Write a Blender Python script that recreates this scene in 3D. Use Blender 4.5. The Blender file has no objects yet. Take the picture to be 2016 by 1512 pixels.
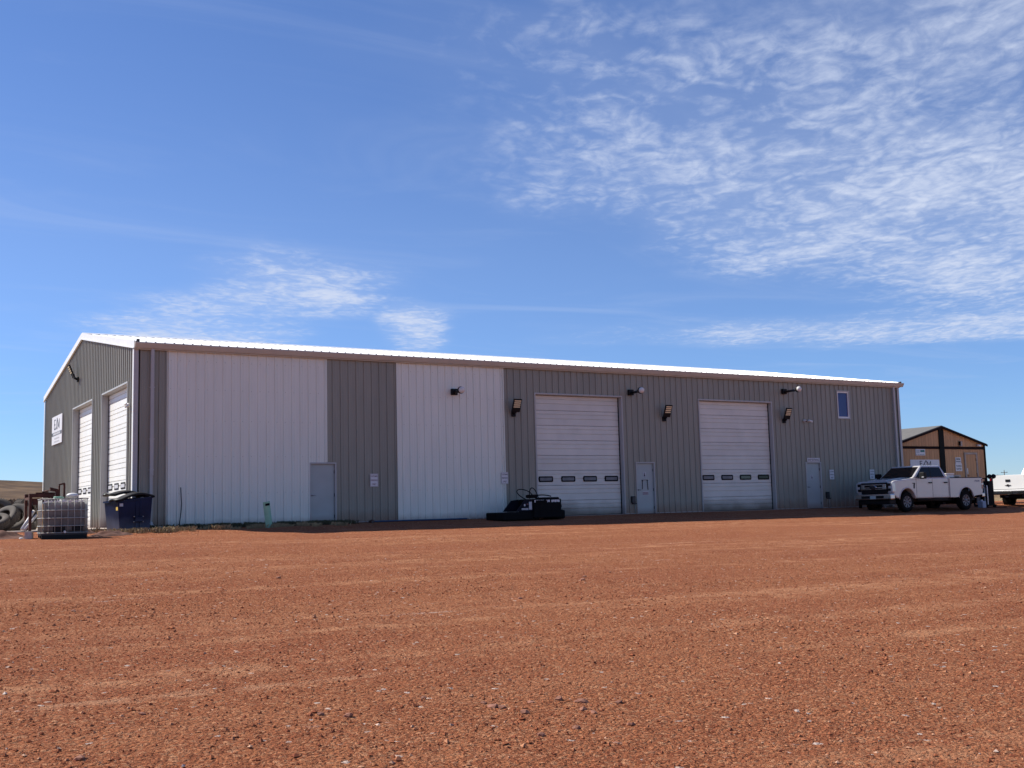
import bpy, bmesh, math, random
import numpy as np
from mathutils import Vector, Matrix
random.seed(7); rng = np.random.default_rng(11)
S = bpy.context.scene
COL = S.collection
R = math.radians
# ------------------------------------------------------------------ camera
cd = bpy.data.cameras.new('camera'); cam = bpy.data.objects.new('camera', cd); COL.objects.link(cam)
FPX, YAW, PITCH, ROLL = 2182.0, R(31.33), R(6.42), R(-1.48)
cd.sensor_fit = 'HORIZONTAL'; cd.sensor_width = 36.0; cd.lens = 36.0*FPX/2016.0
cd.clip_start = 0.1; cd.clip_end = 6000.0
fw = Vector((math.sin(YAW)*math.cos(PITCH), math.cos(YAW)*math.cos(PITCH), math.sin(PITCH)))
r0 = Vector((math.cos(YAW), -math.sin(YAW), 0)); u0 = r0.cross(fw)
rt = r0*math.cos(ROLL)+u0*math.sin(ROLL); up = -r0*math.sin(ROLL)+u0*math.cos(ROLL)
mw = Matrix((rt, up, -fw)).transposed().to_4x4(); mw.translation = (-8.17, -37.11, 0.35)
cam.matrix_world = mw
S.camera = cam
# ------------------------------------------------------------------ sun and sky
SUN = Vector((-0.90, 1.0, 1.365)).normalized()
sd = bpy.data.lights.new('sun', 'SUN'); so = bpy.data.objects.new('sun', sd); COL.objects.link(so)
sd.energy = 5.0; sd.angle = R(0.53); sd.color = (1.0, 0.94, 0.85)
so.rotation_euler = SUN.to_track_quat('Z', 'Y').to_euler(); so.location = (-60, 60, 90)
W = bpy.data.worlds.new('World'); S.world = W; W.use_nodes = True
SKY_STRENGTH = 0.084
EXPOSURE = 0.45
S.view_settings.view_transform = 'Standard'; S.view_settings.look = 'None'
S.view_settings.exposure = EXPOSURE; S.view_settings.gamma = 1.0
S.view_settings.use_curve_mapping = False

def build_world():
    nt = W.node_tree; N = nt.nodes; L = nt.links; N.clear()
    def n(t, **k):
        x = N.new(t)
        for a, b in k.items(): setattr(x, a, b)
        return x
    def m(op, a, b=None, c=None):
        x = n('ShaderNodeMath', operation=op)
        for i, v in enumerate((a, b, c)):
            if v is None: continue
            if isinstance(v, (int, float)): x.inputs[i].default_value = v
            else: L.new(v, x.inputs[i])
        return x.outputs[0]
    out = n('ShaderNodeOutputWorld'); bg = n('ShaderNodeBackground'); bg.inputs[1].default_value = SKY_STRENGTH
    sky = n('ShaderNodeTexSky', sky_type='NISHITA', sun_disc=False)
    sky.sun_elevation = math.asin(SUN.z); sky.sun_rotation = math.atan2(SUN.x, SUN.y)
    sky.altitude = 700; sky.air_density = 1.0; sky.dust_density = 0.0; sky.ozone_density = 2.0
    hs = n('ShaderNodeHueSaturation'); hs.inputs['Saturation'].default_value = 1.12; hs.inputs['Value'].default_value = 1.0
    tc = n('ShaderNodeTexCoord'); sep = n('ShaderNodeSeparateXYZ'); L.new(tc.outputs['Generated'], sep.inputs[0])
    # clear dry air: the whole horizon stays blue instead of whitening
    tcol = n('ShaderNodeMix', data_type='RGBA'); tcol.inputs[6].default_value = (0.585, 0.775, 1.17, 1); tcol.inputs[7].default_value = (1.0, 0.97, 1.15, 1)
    el = n('ShaderNodeMapRange', interpolation_type='SMOOTHSTEP'); L.new(sep.outputs[2], el.inputs[0])
    for i_, q_ in enumerate((-0.02, 0.26, 0.0, 1.0)): el.inputs[i_+1].default_value = q_
    L.new(el.outputs[0], tcol.inputs[0])
    tint = n('ShaderNodeMix', data_type='RGBA', blend_type='MULTIPLY'); tint.inputs[0].default_value = 1.0
    L.new(sky.outputs[0], tint.inputs[6]); L.new(tcol.outputs[2], tint.inputs[7]); L.new(tint.outputs[2], hs.inputs['Color'])
    dz = m('MAXIMUM', sep.outputs[2], 0.035)
    px = m('DIVIDE', sep.outputs[0], dz); py = m('DIVIDE', sep.outputs[1], dz)
    cb = n('ShaderNodeCombineXYZ'); L.new(px, cb.inputs[0]); L.new(py, cb.inputs[1])
    P = cb.outputs[0]
    def noise(scale, detail=6, rough=0.55, dist=0.0, off=(0, 0, 0), sc=(1, 1, 1), rot=0.0):
        mp = n('ShaderNodeMapping'); mp.inputs['Location'].default_value = off; mp.inputs['Scale'].default_value = sc
        mp.inputs['Rotation'].default_value = (0, 0, rot); L.new(P, mp.inputs[0])
        x = n('ShaderNodeTexNoise', noise_dimensions='2D'); x.inputs['Scale'].default_value = scale; x.inputs['Detail'].default_value = detail
        x.inputs['Roughness'].default_value = rough; x.inputs['Distortion'].default_value = dist
        L.new(mp.outputs[0], x.inputs['Vector']); return x.outputs['Fac']
    def ramp(v, a, b, c=0.0, d=1.0):
        x = n('ShaderNodeMapRange', interpolation_type='SMOOTHSTEP'); L.new(v, x.inputs[0])
        for i, q in enumerate((a, b, c, d)): x.inputs[i+1].default_value = q
        return x.outputs[0]
    warp = noise(1.3, 3, 0.5, off=(3.1, 1.7, 0))
    def blob(cx, cy, rx, ry, rot):
        dx = m('SUBTRACT', px, cx); dy = m('SUBTRACT', py, cy)
        c, s = math.cos(rot), math.sin(rot)
        a = m('DIVIDE', m('ADD', m('MULTIPLY', dx, c), m('MULTIPLY', dy, s)), rx)
        b = m('DIVIDE', m('SUBTRACT', m('MULTIPLY', dy, c), m('MULTIPLY', dx, s)), ry)
        d = m('SQRT', m('ADD', m('MULTIPLY', a, a), m('MULTIPLY', b, b)))
        d = m('ADD', d, m('MULTIPLY', m('SUBTRACT', warp, 0.5), 0.9))
        return ramp(d, 0.20, 1.20, 1.0, 0.0)
    blobs = [(3.02, 2.42, 2.15, 1.12, R(24)), (5.5, 4.30, 2.1, 0.75, R(-28)), (4.5, 2.6, 2.3, 1.25, R(20)),
             (1.74, 4.72, 0.90, 0.52, R(66)), (1.62, 5.90, 1.15, 0.70, R(73)), (2.70, 5.45, 1.05, 0.24, R(60)),
             (-3.4, 1.2, 1.3, 0.8, R(40)), (0.4, -3.0, 2.0, 0.9, R(15)), (4.5, -2.0, 1.6, 1.2, R(-20))]
    mask = None
    for b in blobs:
        v = blob(*b); mask = v if mask is None else m('MAXIMUM', mask, v)
    # mackerel puffs in rows, broken up by finer cloud texture
    ca, sa = math.cos(R(50)), math.sin(R(50))
    pr_ = m('MULTIPLY', m('ADD', m('MULTIPLY', px, ca), m('MULTIPLY', py, sa)), 0.72)
    pl_ = m('SUBTRACT', m('MULTIPLY', py, ca), m('MULTIPLY', px, sa))
    cb2 = n('ShaderNodeCombineXYZ'); L.new(pr_, cb2.inputs[0]); L.new(pl_, cb2.inputs[1])
    P0 = P; P = cb2.outputs[0]
    wn = n('ShaderNodeTexNoise', noise_dimensions='2D'); wn.inputs['Scale'].default_value = 4.0; wn.inputs['Detail'].default_value = 3; L.new(P, wn.inputs['Vector'])
    wv = n('ShaderNodeVectorMath', operation='SCALE'); L.new(wn.outputs['Color'], wv.inputs[0]); wv.inputs['Scale'].default_value = 0.40
    wa = n('ShaderNodeVectorMath', operation='ADD'); L.new(P, wa.inputs[0]); L.new(wv.outputs[0], wa.inputs[1])
    vo = n('ShaderNodeTexVoronoi', feature='F1', voronoi_dimensions='2D'); vo.inputs['Scale'].default_value = 11.5; L.new(wa.outputs[0], vo.inputs['Vector'])
    puff = ramp(vo.outputs['Distance'], 0.75, 0.05)
    big = noise(1.35, 4, 0.55, 0.2, off=(9, 2, 0))
    cells = noise(8.5, 6, 0.62, 0.5, off=(1.3, 4.2, 0))
    fine = noise(34, 3, 0.6, 0.3, off=(4, 7, 0))
    den = m('ADD', m('ADD', m('MULTIPLY', puff, 0.20), m('MULTIPLY', big, 0.86)), m('ADD', m('MULTIPLY', cells, 0.85), m('MULTIPLY', fine, 0.28)))
    # denser towards the middle of each patch
    den = m('ADD', den, m('MULTIPLY', mask, 0.34))
    d1 = m('MULTIPLY', ramp(mask, 0.0, 0.5), ramp(den, 1.04, 1.96))
    P = P0
    wisp = m('MULTIPLY', ramp(noise(0.7, 5, 0.6, 0.6, off=(2, 5, 0), sc=(1, 2.2, 1), rot=R(50)), 0.46, 0.85), 0.13)
    veil = m('MULTIPLY', mask, 0.19)
    fac = m('MINIMUM', m('ADD', m('ADD', m('MULTIPLY', d1, 0.84), wisp), veil), 0.92)
    fade = ramp(sep.outputs[2], 0.03, 0.12)
    fac = m('MULTIPLY', fac, fade)
    mx = n('ShaderNodeMix', data_type='RGBA'); L.new(fac, mx.inputs[0]); L.new(hs.outputs[0], mx.inputs[6])
    mx.inputs[7].default_value = CLOUD
    L.new(mx.outputs[2], bg.inputs[0]); L.new(bg.outputs[0], out.inputs[0])
    W.cycles.sampling_method = 'MANUAL'; W.cycles.sample_map_resolution = 512
CLOUD = (5.7, 6.35, 7.9, 1)
build_world()

# ------------------------------------------------------------------ materials
MATS = {}
def mat(name, col, rough=0.6, metal=0.0, var=0.08, vs=3.0, bump=0.0, bs=60.0, spec=0.5, dirt=None, dirt_amt=0.0, dirt_h=0.6, dirt_s=2.0, coat=0.0, vsc=(1, 1, 1), obj_var=0.0):
    mt = bpy.data.materials.new(name); mt.use_nodes = True; nt = mt.node_tree; N = nt.nodes; L = nt.links
    b = N['Principled BSDF']; b.inputs['Roughness'].default_value = rough; b.inputs['Metallic'].default_value = metal
    b.inputs['Specular IOR Level'].default_value = spec; b.inputs['Coat Weight'].default_value = coat
    tc = N.new('ShaderNodeTexCoord'); mp = N.new('ShaderNodeMapping'); mp.inputs['Scale'].default_value = vsc
    L.new(tc.outputs['Object'], mp.inputs[0])
    nz = N.new('ShaderNodeTexNoise'); nz.inputs['Scale'].default_value = vs; nz.inputs['Detail'].default_value = 5; L.new(mp.outputs[0], nz.inputs['Vector'])
    mr = N.new('ShaderNodeMapRange'); mr.inputs[1].default_value = 0.3; mr.inputs[2].default_value = 0.7; mr.inputs[3].default_value = 1-var; mr.inputs[4].default_value = 1+var
    L.new(nz.outputs['Fac'], mr.inputs[0])
    vm = N.new('ShaderNodeVectorMath'); vm.operation = 'SCALE'; vm.inputs[0].default_value = col[:3]; L.new(mr.outputs[0], vm.inputs['Scale'])
    c = vm.outputs[0]
    if obj_var:
        oi = N.new('ShaderNodeObjectInfo'); om = N.new('ShaderNodeMapRange'); om.inputs[3].default_value = 1-obj_var; om.inputs[4].default_value = 1+obj_var; L.new(oi.outputs['Random'], om.inputs[0])
        v2 = N.new('ShaderNodeVectorMath'); v2.operation = 'SCALE'; L.new(c, v2.inputs[0]); L.new(om.outputs[0], v2.inputs['Scale']); c = v2.outputs[0]
    if dirt:
        sp = N.new('ShaderNodeSeparateXYZ'); L.new(tc.outputs['Object'], sp.inputs[0])
        n2 = N.new('ShaderNodeTexNoise'); n2.inputs['Scale'].default_value = dirt_s; n2.inputs['Detail'].default_value = 6; L.new(tc.outputs['Object'], n2.inputs['Vector'])
        h = N.new('ShaderNodeMapRange'); h.inputs[1].default_value = dirt_h; h.inputs[2].default_value = 0.0; h.inputs[3].default_value = 0.0; h.inputs[4].default_value = 1.0; L.new(sp.outputs[2], h.inputs[0])
        q = N.new('ShaderNodeMath'); q.operation = 'MULTIPLY_ADD'; q.inputs[1].default_value = 1.4; q.inputs[2].default_value = -0.75; L.new(h.outputs[0], q.inputs[0])
        q2 = N.new('ShaderNodeMath'); q2.operation = 'ADD'; L.new(q.outputs[0], q2.inputs[0]); L.new(n2.outputs['Fac'], q2.inputs[1])
        q3 = N.new('ShaderNodeMath'); q3.operation = 'MULTIPLY'; q3.use_clamp = True; q3.inputs[1].default_value = dirt_amt*1.6; L.new(q2.outputs[0], q3.inputs[0])
        q4 = N.new('ShaderNodeMath'); q4.operation = 'MINIMUM'; q4.inputs[1].default_value = 0.9; L.new(q3.outputs[0], q4.inputs[0])
        mx = N.new('ShaderNodeMix'); mx.data_type = 'RGBA'; L.new(q4.outputs[0], mx.inputs[0]); L.new(c, mx.inputs[6]); mx.inputs[7].default_value = (*dirt[:3], 1)
        c = mx.outputs[2]
    L.new(c, b.inputs['Base Color'])
    if bump > 0:
        n3 = N.new('ShaderNodeTexNoise'); n3.inputs['Scale'].default_value = bs; n3.inputs['Detail'].default_value = 4; L.new(tc.outputs['Object'], n3.inputs['Vector'])
        bp = N.new('ShaderNodeBump'); bp.inputs['Strength'].default_value = bump; bp.inputs['Distance'].default_value = 0.01; L.new(n3.outputs['Fac'], bp.inputs['Height']); L.new(bp.outputs[0], b.inputs['Normal'])
    MATS[name] = mt; return mt
DUST = (0.20, 0.10, 0.06)
mat('panel_grey', (0.269, 0.258, 0.209), 0.42, 0, 0.07, 5.0, 0.06, 2.2, dirt=DUST, dirt_amt=0.42, dirt_h=0.6, dirt_s=3.0, vsc=(1, 1, 0.12), obj_var=0.045)
mat('panel_white', (0.745, 0.757, 0.675), 0.40, 0, 0.03, 5.0, 0.05, 2.2, dirt=DUST, dirt_amt=0.30, dirt_h=0.35, dirt_s=3.0, vsc=(1, 1, 0.12), obj_var=0.02)
mat('roof_white', (0.82, 0.82, 0.81), 0.35, 0, 0.03, 1.0)
mat('trim_tan', (0.50, 0.475, 0.41), 0.45, 0, 0.05, 2.0)
mat('trim_grey', (0.42, 0.415, 0.40), 0.45, 0, 0.05, 2.0, dirt=DUST, dirt_amt=0.3, dirt_h=0.5)
mat('trim_white', (0.80, 0.79, 0.76), 0.40, 0, 0.03, 2.0)
mat('door_white', (0.66, 0.645, 0.58), 0.45, 0, 0.06, 1.6, 0.04, 4, obj_var=0.035, dirt=(0.10, 0.075, 0.05), dirt_amt=0.55, dirt_h=0.75, dirt_s=1.1)
mat('door_white_sunlit', (0.80, 0.79, 0.74), 0.40, 0, 0.03, 1.2, dirt=(0.25, 0.18, 0.12), dirt_amt=0.4, dirt_h=0.5, dirt_s=1.1)  # copy of the white door, base lightened for the sunlit gable
mat('door_grey', (0.375, 0.41, 0.400), 0.4, 0, 0.05, 2.0, dirt=DUST, dirt_amt=0.35, dirt_h=0.35)
mat('rubber_black', (0.006, 0.006, 0.007), 0.85, 0, 0.2, 6, 0.1, 40, spec=0.15)
mat('plastic_black', (0.007, 0.007, 0.008), 0.6, 0, 0.2, 5, spec=0.25)
mat('metal_dark', (0.05, 0.05, 0.052), 0.5, 0.6, 0.2, 5)
mat('steel', (0.42, 0.42, 0.42), 0.42, 0.85, 0.1, 8)
mat('galv', (0.34, 0.335, 0.31), 0.5, 0.15, 0.14, 9)
mat('led', (0.85, 0.72, 0.46), 0.35, 0, 0.1, 20)
mat('globe', (0.72, 0.69, 0.64), 0.25, 0, 0.05, 6)
mat('sign_white', (0.68, 0.66, 0.67), 0.45, 0, 0.05, 8)
mat('ink_dark', (0.025, 0.022, 0.028), 0.5, 0, 0.1, 8)
mat('ink_red', (0.14, 0.035, 0.05), 0.5, 0, 0.1, 8)
mat('ink_grey', (0.23, 0.23, 0.24), 0.5, 0, 0.1, 8)
mat('ink_green', (0.01, 0.16, 0.14), 0.5, 0, 0.1, 8)
mat('ink_lightgrey', (0.5, 0.5, 0.52), 0.5, 0, 0.1, 8)
mat('tan_siding', (0.53, 0.285, 0.135), 0.7, 0, 0.14, 2.5, 0.1, 30, vsc=(3, 3, 0.3), obj_var=0.06)
mat('brown_trim', (0.014, 0.006, 0.005), 0.8, 0, 0.2, 6, spec=0.15)
mat('shed_post', (0.010, 0.012, 0.011), 0.8, 0, 0.2, 6, spec=0.15)
mat('shed_roof', (0.15, 0.142, 0.125), 0.6, 0, 0.1, 3)
mat('dumpster_blue', (0.006, 0.012, 0.046), 0.36, 0, 0.25, 3, 0.05, 30, spec=0.15, dirt=(0.20, 0.22, 0.26), dirt_amt=0.20, dirt_h=0.6, dirt_s=3.2)  # pale dust low down, bluish so it also paints the sky sheen
mat('lid_black', (0.008, 0.008, 0.009), 0.55, 0, 0.2, 4, 0.05, 20, spec=0.25)
mat('sticker_yellow', (0.72, 0.50, 0.10), 0.5, 0, 0.08, 8)
mat('bottle', (0.23, 0.22, 0.195), 0.5, 0, 0.45, 2.6, 0.05, 12, dirt=(0.06, 0.035, 0.024), dirt_amt=0.55, dirt_h=1.3, dirt_s=4.0)
mat('bottle_sunlit', (0.55, 0.36, 0.17), 0.6, 0, 0.2, 5)  # lit copy of the bottle colour, sun painted in as lighter tan
mat('rust', (0.085, 0.030, 0.018), 0.85, 0.1, 0.45, 7, 0.25, 40)
mat('pvc', (0.72, 0.70, 0.66), 0.5, 0, 0.08, 5)
mat('tyre', (0.030, 0.029, 0.027), 0.85, 0, 0.3, 5, 0.2, 50, dirt=(0.17, 0.13, 0.10), dirt_amt=0.22, dirt_h=3.0, dirt_s=3)
mat('tyre_clean', (0.008, 0.008, 0.008), 0.9, 0, 0.2, 6, 0.2, 50, spec=0.12)
mat('block', (0.46, 0.42, 0.38), 0.9, 0, 0.15, 12, 0.3, 60)
mat('concrete', (0.40, 0.33, 0.28), 0.9, 0, 0.18, 2.5, 0.2, 40)
mat('post_green', (0.30, 0.53, 0.37), 0.45, 0, 0.1, 5)
mat('hose_blue', (0.022, 0.06, 0.13), 0.4, 0, 0.1, 6)
mat('attach_black', (0.005, 0.005, 0.006), 0.75, 0, 0.3, 5, spec=0.12)
mat('attach_navy', (0.005, 0.007, 0.016), 0.7, 0, 0.3, 5, spec=0.15)
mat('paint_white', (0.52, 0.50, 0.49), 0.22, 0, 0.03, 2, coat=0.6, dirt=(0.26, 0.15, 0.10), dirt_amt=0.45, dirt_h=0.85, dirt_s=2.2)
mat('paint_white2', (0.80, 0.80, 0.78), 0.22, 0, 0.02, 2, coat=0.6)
mat('chrome', (0.50, 0.50, 0.51), 0.22, 1.0, 0.04, 4)
mat('rim', (0.20, 0.20, 0.21), 0.5, 0.5, 0.06, 5)
mat('lamp_clear', (0.55, 0.56, 0.58), 0.12, 0.3, 0.1, 12)
mat('lamp_red', (0.22, 0.006, 0.010), 0.15, 0, 0.1, 9, coat=0.5)
mat('glass_dark', (0.006, 0.006, 0.008), 0.05, 0, 0.1, 2, spec=0.22)
mat('glass_sky_tint', (0.040, 0.050, 0.19), 0.08, 0, 0.1, 2, spec=0.3)  # blue sky reflection put into the base colour
mat('door_glass', (0.17, 0.175, 0.185), 0.35, 0, 0.2, 4, spec=0.25)
mat('seam', (0.02, 0.02, 0.022), 0.7)
mat('plate', (0.38, 0.50, 0.52), 0.4, 0, 0.1, 30)
mat('decal', (0.03, 0.03, 0.12), 0.4)
mat('wood_pole', (0.10, 0.075, 0.055), 0.9, 0, 0.2, 4)
mat('bucket_blue', (0.30, 0.36, 0.46), 0.5)
mat('rock', (0.27, 0.115, 0.070), 0.9, 0, 0.35, 9, 0.3, 30)
mat('soil', (0.11, 0.045, 0.028), 0.95, 0, 0.35, 6, 0.5, 30)
mat('straw', (0.33, 0.24, 0.125), 0.9, 0, 0.35, 3)
mat('weed', (0.085, 0.075, 0.035), 0.9, 0, 0.4, 3)
mat('scrub', (0.15, 0.095, 0.06), 0.95, 0, 0.4, 0.6)

# ------------------------------------------------------------------ mesh helpers
class MB:
    def __init__(s): s.v = []; s.f = []; s.sm = []
    def add(s, vs, fs, smooth=False):
        o = len(s.v); s.v += [tuple(p) for p in vs]; s.f += [tuple(i+o for i in f) for f in fs]; s.sm += [smooth]*len(fs); return s
    def box(s, x0, x1, y0, y1, z0, z1):
        return s.add([(x0, y0, z0), (x1, y0, z0), (x1, y1, z0), (x0, y1, z0), (x0, y0, z1), (x1, y0, z1), (x1, y1, z1), (x0, y1, z1)],
                     [(0, 3, 2, 1), (4, 5, 6, 7), (0, 1, 5, 4), (1, 2, 6, 5), (2, 3, 7, 6), (3, 0, 4, 7)])
    def bbox(s, x0, x1, y0, y1, z0, z1, b=0.02):
        # bevelled box
        bm = bmesh.new(); bmesh.ops.create_cube(bm, size=1.0)
        for v in bm.verts: v.co = Vector(((x0+x1)/2+v.co.x*(x1-x0), (y0+y1)/2+v.co.y*(y1-y0), (z0+z1)/2+v.co.z*(z1-z0)))
        bmesh.ops.bevel(bm, geom=bm.edges[:], offset=b, segments=2, profile=0.6, affect='EDGES')
        return s.bm(bm)
    def bm(s, bm, smooth=False):
        bm.verts.index_update(); vs = [tuple(v.co) for v in bm.verts]; fs = [[v.index for v in f.verts] for f in bm.faces]; bm.free()
        return s.add(vs, fs, smooth)
    def beam(s, a, b, w, h=None, up=(0, 0, 1)):
        h = h or w; a = Vector(a); b = Vector(b); d = (b-a).normalized(); u = Vector(up)
        if abs(d.dot(u)) > 0.98: u = Vector((1, 0, 0))
        x = d.cross(u).normalized(); y = x.cross(d).normalized(); vs = []
        for p in (a, b):
            for sx, sy in ((-1, -1), (1, -1), (1, 1), (-1, 1)): vs.append(p+x*sx*w/2+y*sy*h/2)
        return s.add(vs, [(3, 2, 1, 0), (4, 5, 6, 7), (0, 1, 5, 4), (1, 2, 6, 5), (2, 3, 7, 6), (3, 0, 4, 7)])
    def tube(s, pts, r, seg=8, cap=True, radii=None):
        pts = [Vector(p) for p in pts]; n = len(pts); vs = []; fs = []; prev = None
        for i, p in enumerate(pts):
            d = (pts[min(i+1, n-1)]-pts[max(i-1, 0)]).normalized()
            if prev is None:
                u = Vector((0, 0, 1)) if abs(d.z) < 0.9 else Vector((1, 0, 0)); x = d.cross(u).normalized()
            else:
                x = (prev-d*prev.dot(d)).normalized()
            prev = x; y = d.cross(x); rr = radii[i] if radii else r
            for k in range(seg):
                a = 2*math.pi*k/seg; vs.append(p+x*math.cos(a)*rr+y*math.sin(a)*rr)
        for i in range(n-1):
            for k in range(seg):
                a = i*seg+k; b = i*seg+(k+1) % seg; fs.append((a, b, b+seg, a+seg))
        s.add(vs, fs, True)
        if cap:
            o = len(s.v)-len(vs); s.f.append(tuple(o+k for k in range(seg))[::-1]); s.f.append(tuple(o+(n-1)*seg+k for k in range(seg))); s.sm += [False, False]
        return s
    def lathe(s, prof, seg=24, axis='y', c=(0, 0, 0), smooth=True, closed=False):
        # prof: list of (radius, along)
        vs = []; fs = []; n = len(prof)
        for k in range(seg):
            a = 2*math.pi*k/seg
            for r, t in prof:
                p = {'y': (r*math.cos(a), t, r*math.sin(a)), 'z': (r*math.cos(a), r*math.sin(a), t), 'x': (t, r*math.cos(a), r*math.sin(a))}[axis]
                vs.append((p[0]+c[0], p[1]+c[1], p[2]+c[2]))
        for k in range(seg):
            k2 = (k+1) % seg
            for i in range(n if closed else n-1):
                j = (i+1) % n; fs.append((k*n+i, k*n+j, k2*n+j, k2*n+i))
        return s.add(vs, fs, smooth)
    def prism(s, poly, y0, y1, axis='y'):
        # poly in (a,b) extruded; axis y: (a,y,b)
        n = len(poly); mk = {'y': lambda p, t: (p[0], t, p[1]), 'x': lambda p, t: (t, p[0], p[1]), 'z': lambda p, t: (p[0], p[1], t)}[axis]
        vs = [mk(p, y0) for p in poly]+[mk(p, y1) for p in poly]
        return s.add(vs, [tuple(range(n)), tuple(range(2*n-1, n-1, -1))]+[(i, i+n, (i+1) % n+n, (i+1) % n) for i in range(n)])
    def sphere(s, c, r, sx=1, sy=1, sz=1, u=14, v=9):
        bm = bmesh.new(); bmesh.ops.create_uvsphere(bm, u_segments=u, v_segments=v, radius=r)
        for q in bm.verts: q.co = Vector((c[0]+q.co.x*sx, c[1]+q.co.y*sy, c[2]+q.co.z*sz))
        return s.bm(bm, True)
    def build(s, name, m, parent=None, loc=None, bevel=0, fix=True):
        me = bpy.data.meshes.new(name); me.from_pydata(s.v, [], s.f)
        me.polygons.foreach_set('use_smooth', s.sm)
        if fix:
            bm = bmesh.new(); bm.from_mesh(me); bmesh.ops.recalc_face_normals(bm, faces=bm.faces[:]); bm.to_mesh(me); bm.free()
        me.materials.append(MATS[m] if isinstance(m, str) else m)
        o = bpy.data.objects.new(name, me); COL.objects.link(o)
        if parent: o.parent = parent
        if loc: o.location = loc
        if bevel:
            bv = o.modifiers.new('bevel', 'BEVEL'); bv.width = bevel; bv.segments = 2; bv.limit_method = 'ANGLE'; bv.angle_limit = R(35)
        return o
def tag(o, label=None, cat=None, group=None, kind=None):
    for k, v in (('label', label), ('category', cat), ('group', group), ('kind', kind)):
        if v: o[k] = v
    return o
def empty(name, loc=(0, 0, 0), rz=0.0, label=None, cat=None, group=None, rot=None):
    o = bpy.data.objects.new(name, None); COL.objects.link(o); o.location = loc; o.rotation_euler = rot or (0, 0, rz); o.empty_display_size = 0.2
    return tag(o, label, cat, group)
def copy_tree(o, parent=None):
    c = o.copy(); COL.objects.link(c); c.parent = parent
    for ch in list(o.children): copy_tree(ch, c)
    return c
def text_mb(body, w, h, depth=0.003, origin=(0, 0, 0), ax=(1, 0, 0), ay=(0, 0, 1), bold=0.0):
    cu = bpy.data.curves.new('t', 'FONT'); cu.body = body; cu.size = 1.0; cu.align_x = 'CENTER'; cu.resolution_u = 2; cu.offset = bold
    ob = bpy.data.objects.new('t', cu); COL.objects.link(ob)
    dg = bpy.context.evaluated_depsgraph_get(); dg.update()
    me = bpy.data.meshes.new_from_object(ob.evaluated_get(dg)); bpy.data.objects.remove(ob); bpy.data.curves.remove(cu)
    co = np.array([v.co[:] for v in me.vertices]); mn = co.min(0); mxx = co.max(0); ext = np.maximum(mxx-mn, 1e-6)
    q = (co-(mn+mxx)/2)/ext
    ax = Vector(ax); ay = Vector(ay); nz = ax.cross(ay); O = Vector(origin)
    mb = MB(); fs = [tuple(p.vertices) for p in me.polygons]; bpy.data.meshes.remove(me)
    mb.add([O+ax*(a[0]*w)+ay*(a[1]*h)+nz*depth for a in q], fs); return mb
# value noise on numpy arrays
def vnoise(x, y, seed=0):
    r = np.random.default_rng(seed).random((257, 257)).astype(np.float64)
    xi = np.floor(x).astype(int); yi = np.floor(y).astype(int); fx = x-xi; fy = y-yi
    fx = fx*fx*(3-2*fx); fy = fy*fy*(3-2*fy); xi %= 256; yi %= 256
    return (r[xi, yi]*(1-fx)+r[xi+1, yi]*fx)*(1-fy)+(r[xi, yi+1]*(1-fx)+r[xi+1, yi+1]*fx)*fy
def sstep(a, b, x):
    t = np.clip((x-a)/(b-a), 0, 1); return t*t*(3-2*t)

# ------------------------------------------------------------------ ground
def ground_z(X, Y):
    X = np.asarray(X, float); Y = np.asarray(Y, float)
    z = -0.05*np.clip(-Y, 0, 4)-0.027*np.clip(-4-Y, 0, 60)
    z = z-0.008*(np.clip(X, -12, 38)-5)*sstep(2.0, 7.0, -Y)
    z = z+0.04*np.clip(Y-11, 0, 60)*sstep(-1.0, -4.0, X)+0.03*np.clip(Y-22, 0, 90)*(1-sstep(-1.0, -4.0, X))
    z = z+0.012*np.clip(Y-110, 0, 3000)
    # raised lip of graded soil in front of the left half of the wall
    z = z+0.07*np.exp(-((Y+2.6)/0.55)**2)*sstep(-1.5, 1.0, X)*(1-sstep(7.5, 10.5, X))*(0.6+0.8*vnoise(X*0.9+3, Y*0.9, 5))
    return z
def gz(x, y): return float(ground_z(x, y))
def ground_detail(X, Y):
    near = np.clip(1-np.hypot(X+6, Y+36)/70, 0, 1)
    d = 0.030*(vnoise(X*0.35, Y*0.35, 1)-0.5)+0.016*(vnoise(X*1.3+9, Y*1.3, 2)-0.5)
    # wheel ruts running across the yard
    u = 0.2*X+Y; rut = vnoise(u*1.7+50, X*0.05+7, 3); d = d-0.022*sstep(0.55, 0.85, rut)*sstep(-3.5, -6, Y)
    d = d+near*(0.015*(vnoise(X*5+3, Y*5, 4)-0.5)+0.011*(vnoise(X*13+1, Y*13, 6)-0.5)+0.008*(vnoise(X*29, Y*29+5, 7)-0.5))
    keep = np.where((X > -0.4) & (X < 37.4) & (Y > -0.5), 0, 1.0)
    return d*keep
def graded(lo, hi, flo, fhi, step, grow=1.12, cap=120):
    a = list(np.arange(flo, fhi+1e-6, step)); s = step; x = fhi
    while x < hi: s = min(s*grow, cap); x += s; a.append(x)
    s = step; x = flo; b = []
    while x > lo: s = min(s*grow, cap); x -= s; b.append(x)
    return np.array(b[::-1]+a)
gx = graded(-2500, 2500, -11.0, 2.0, 0.05, 1.028); gy = graded(-600, 2500, -34.0, -21.0, 0.05, 1.022)
GX, GY = np.meshgrid(gx, gy); GZ = ground_z(GX, GY)+ground_detail(GX, GY)
nx, ny = len(gx), len(gy)
gv = np.stack([GX.ravel(), GY.ravel(), GZ.ravel()], 1)
ii = (np.arange(ny-1)[:, None]*nx+np.arange(nx-1)[None, :]).ravel()
gf = np.stack([ii, ii+1, ii+1+nx, ii+nx], 1)
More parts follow.
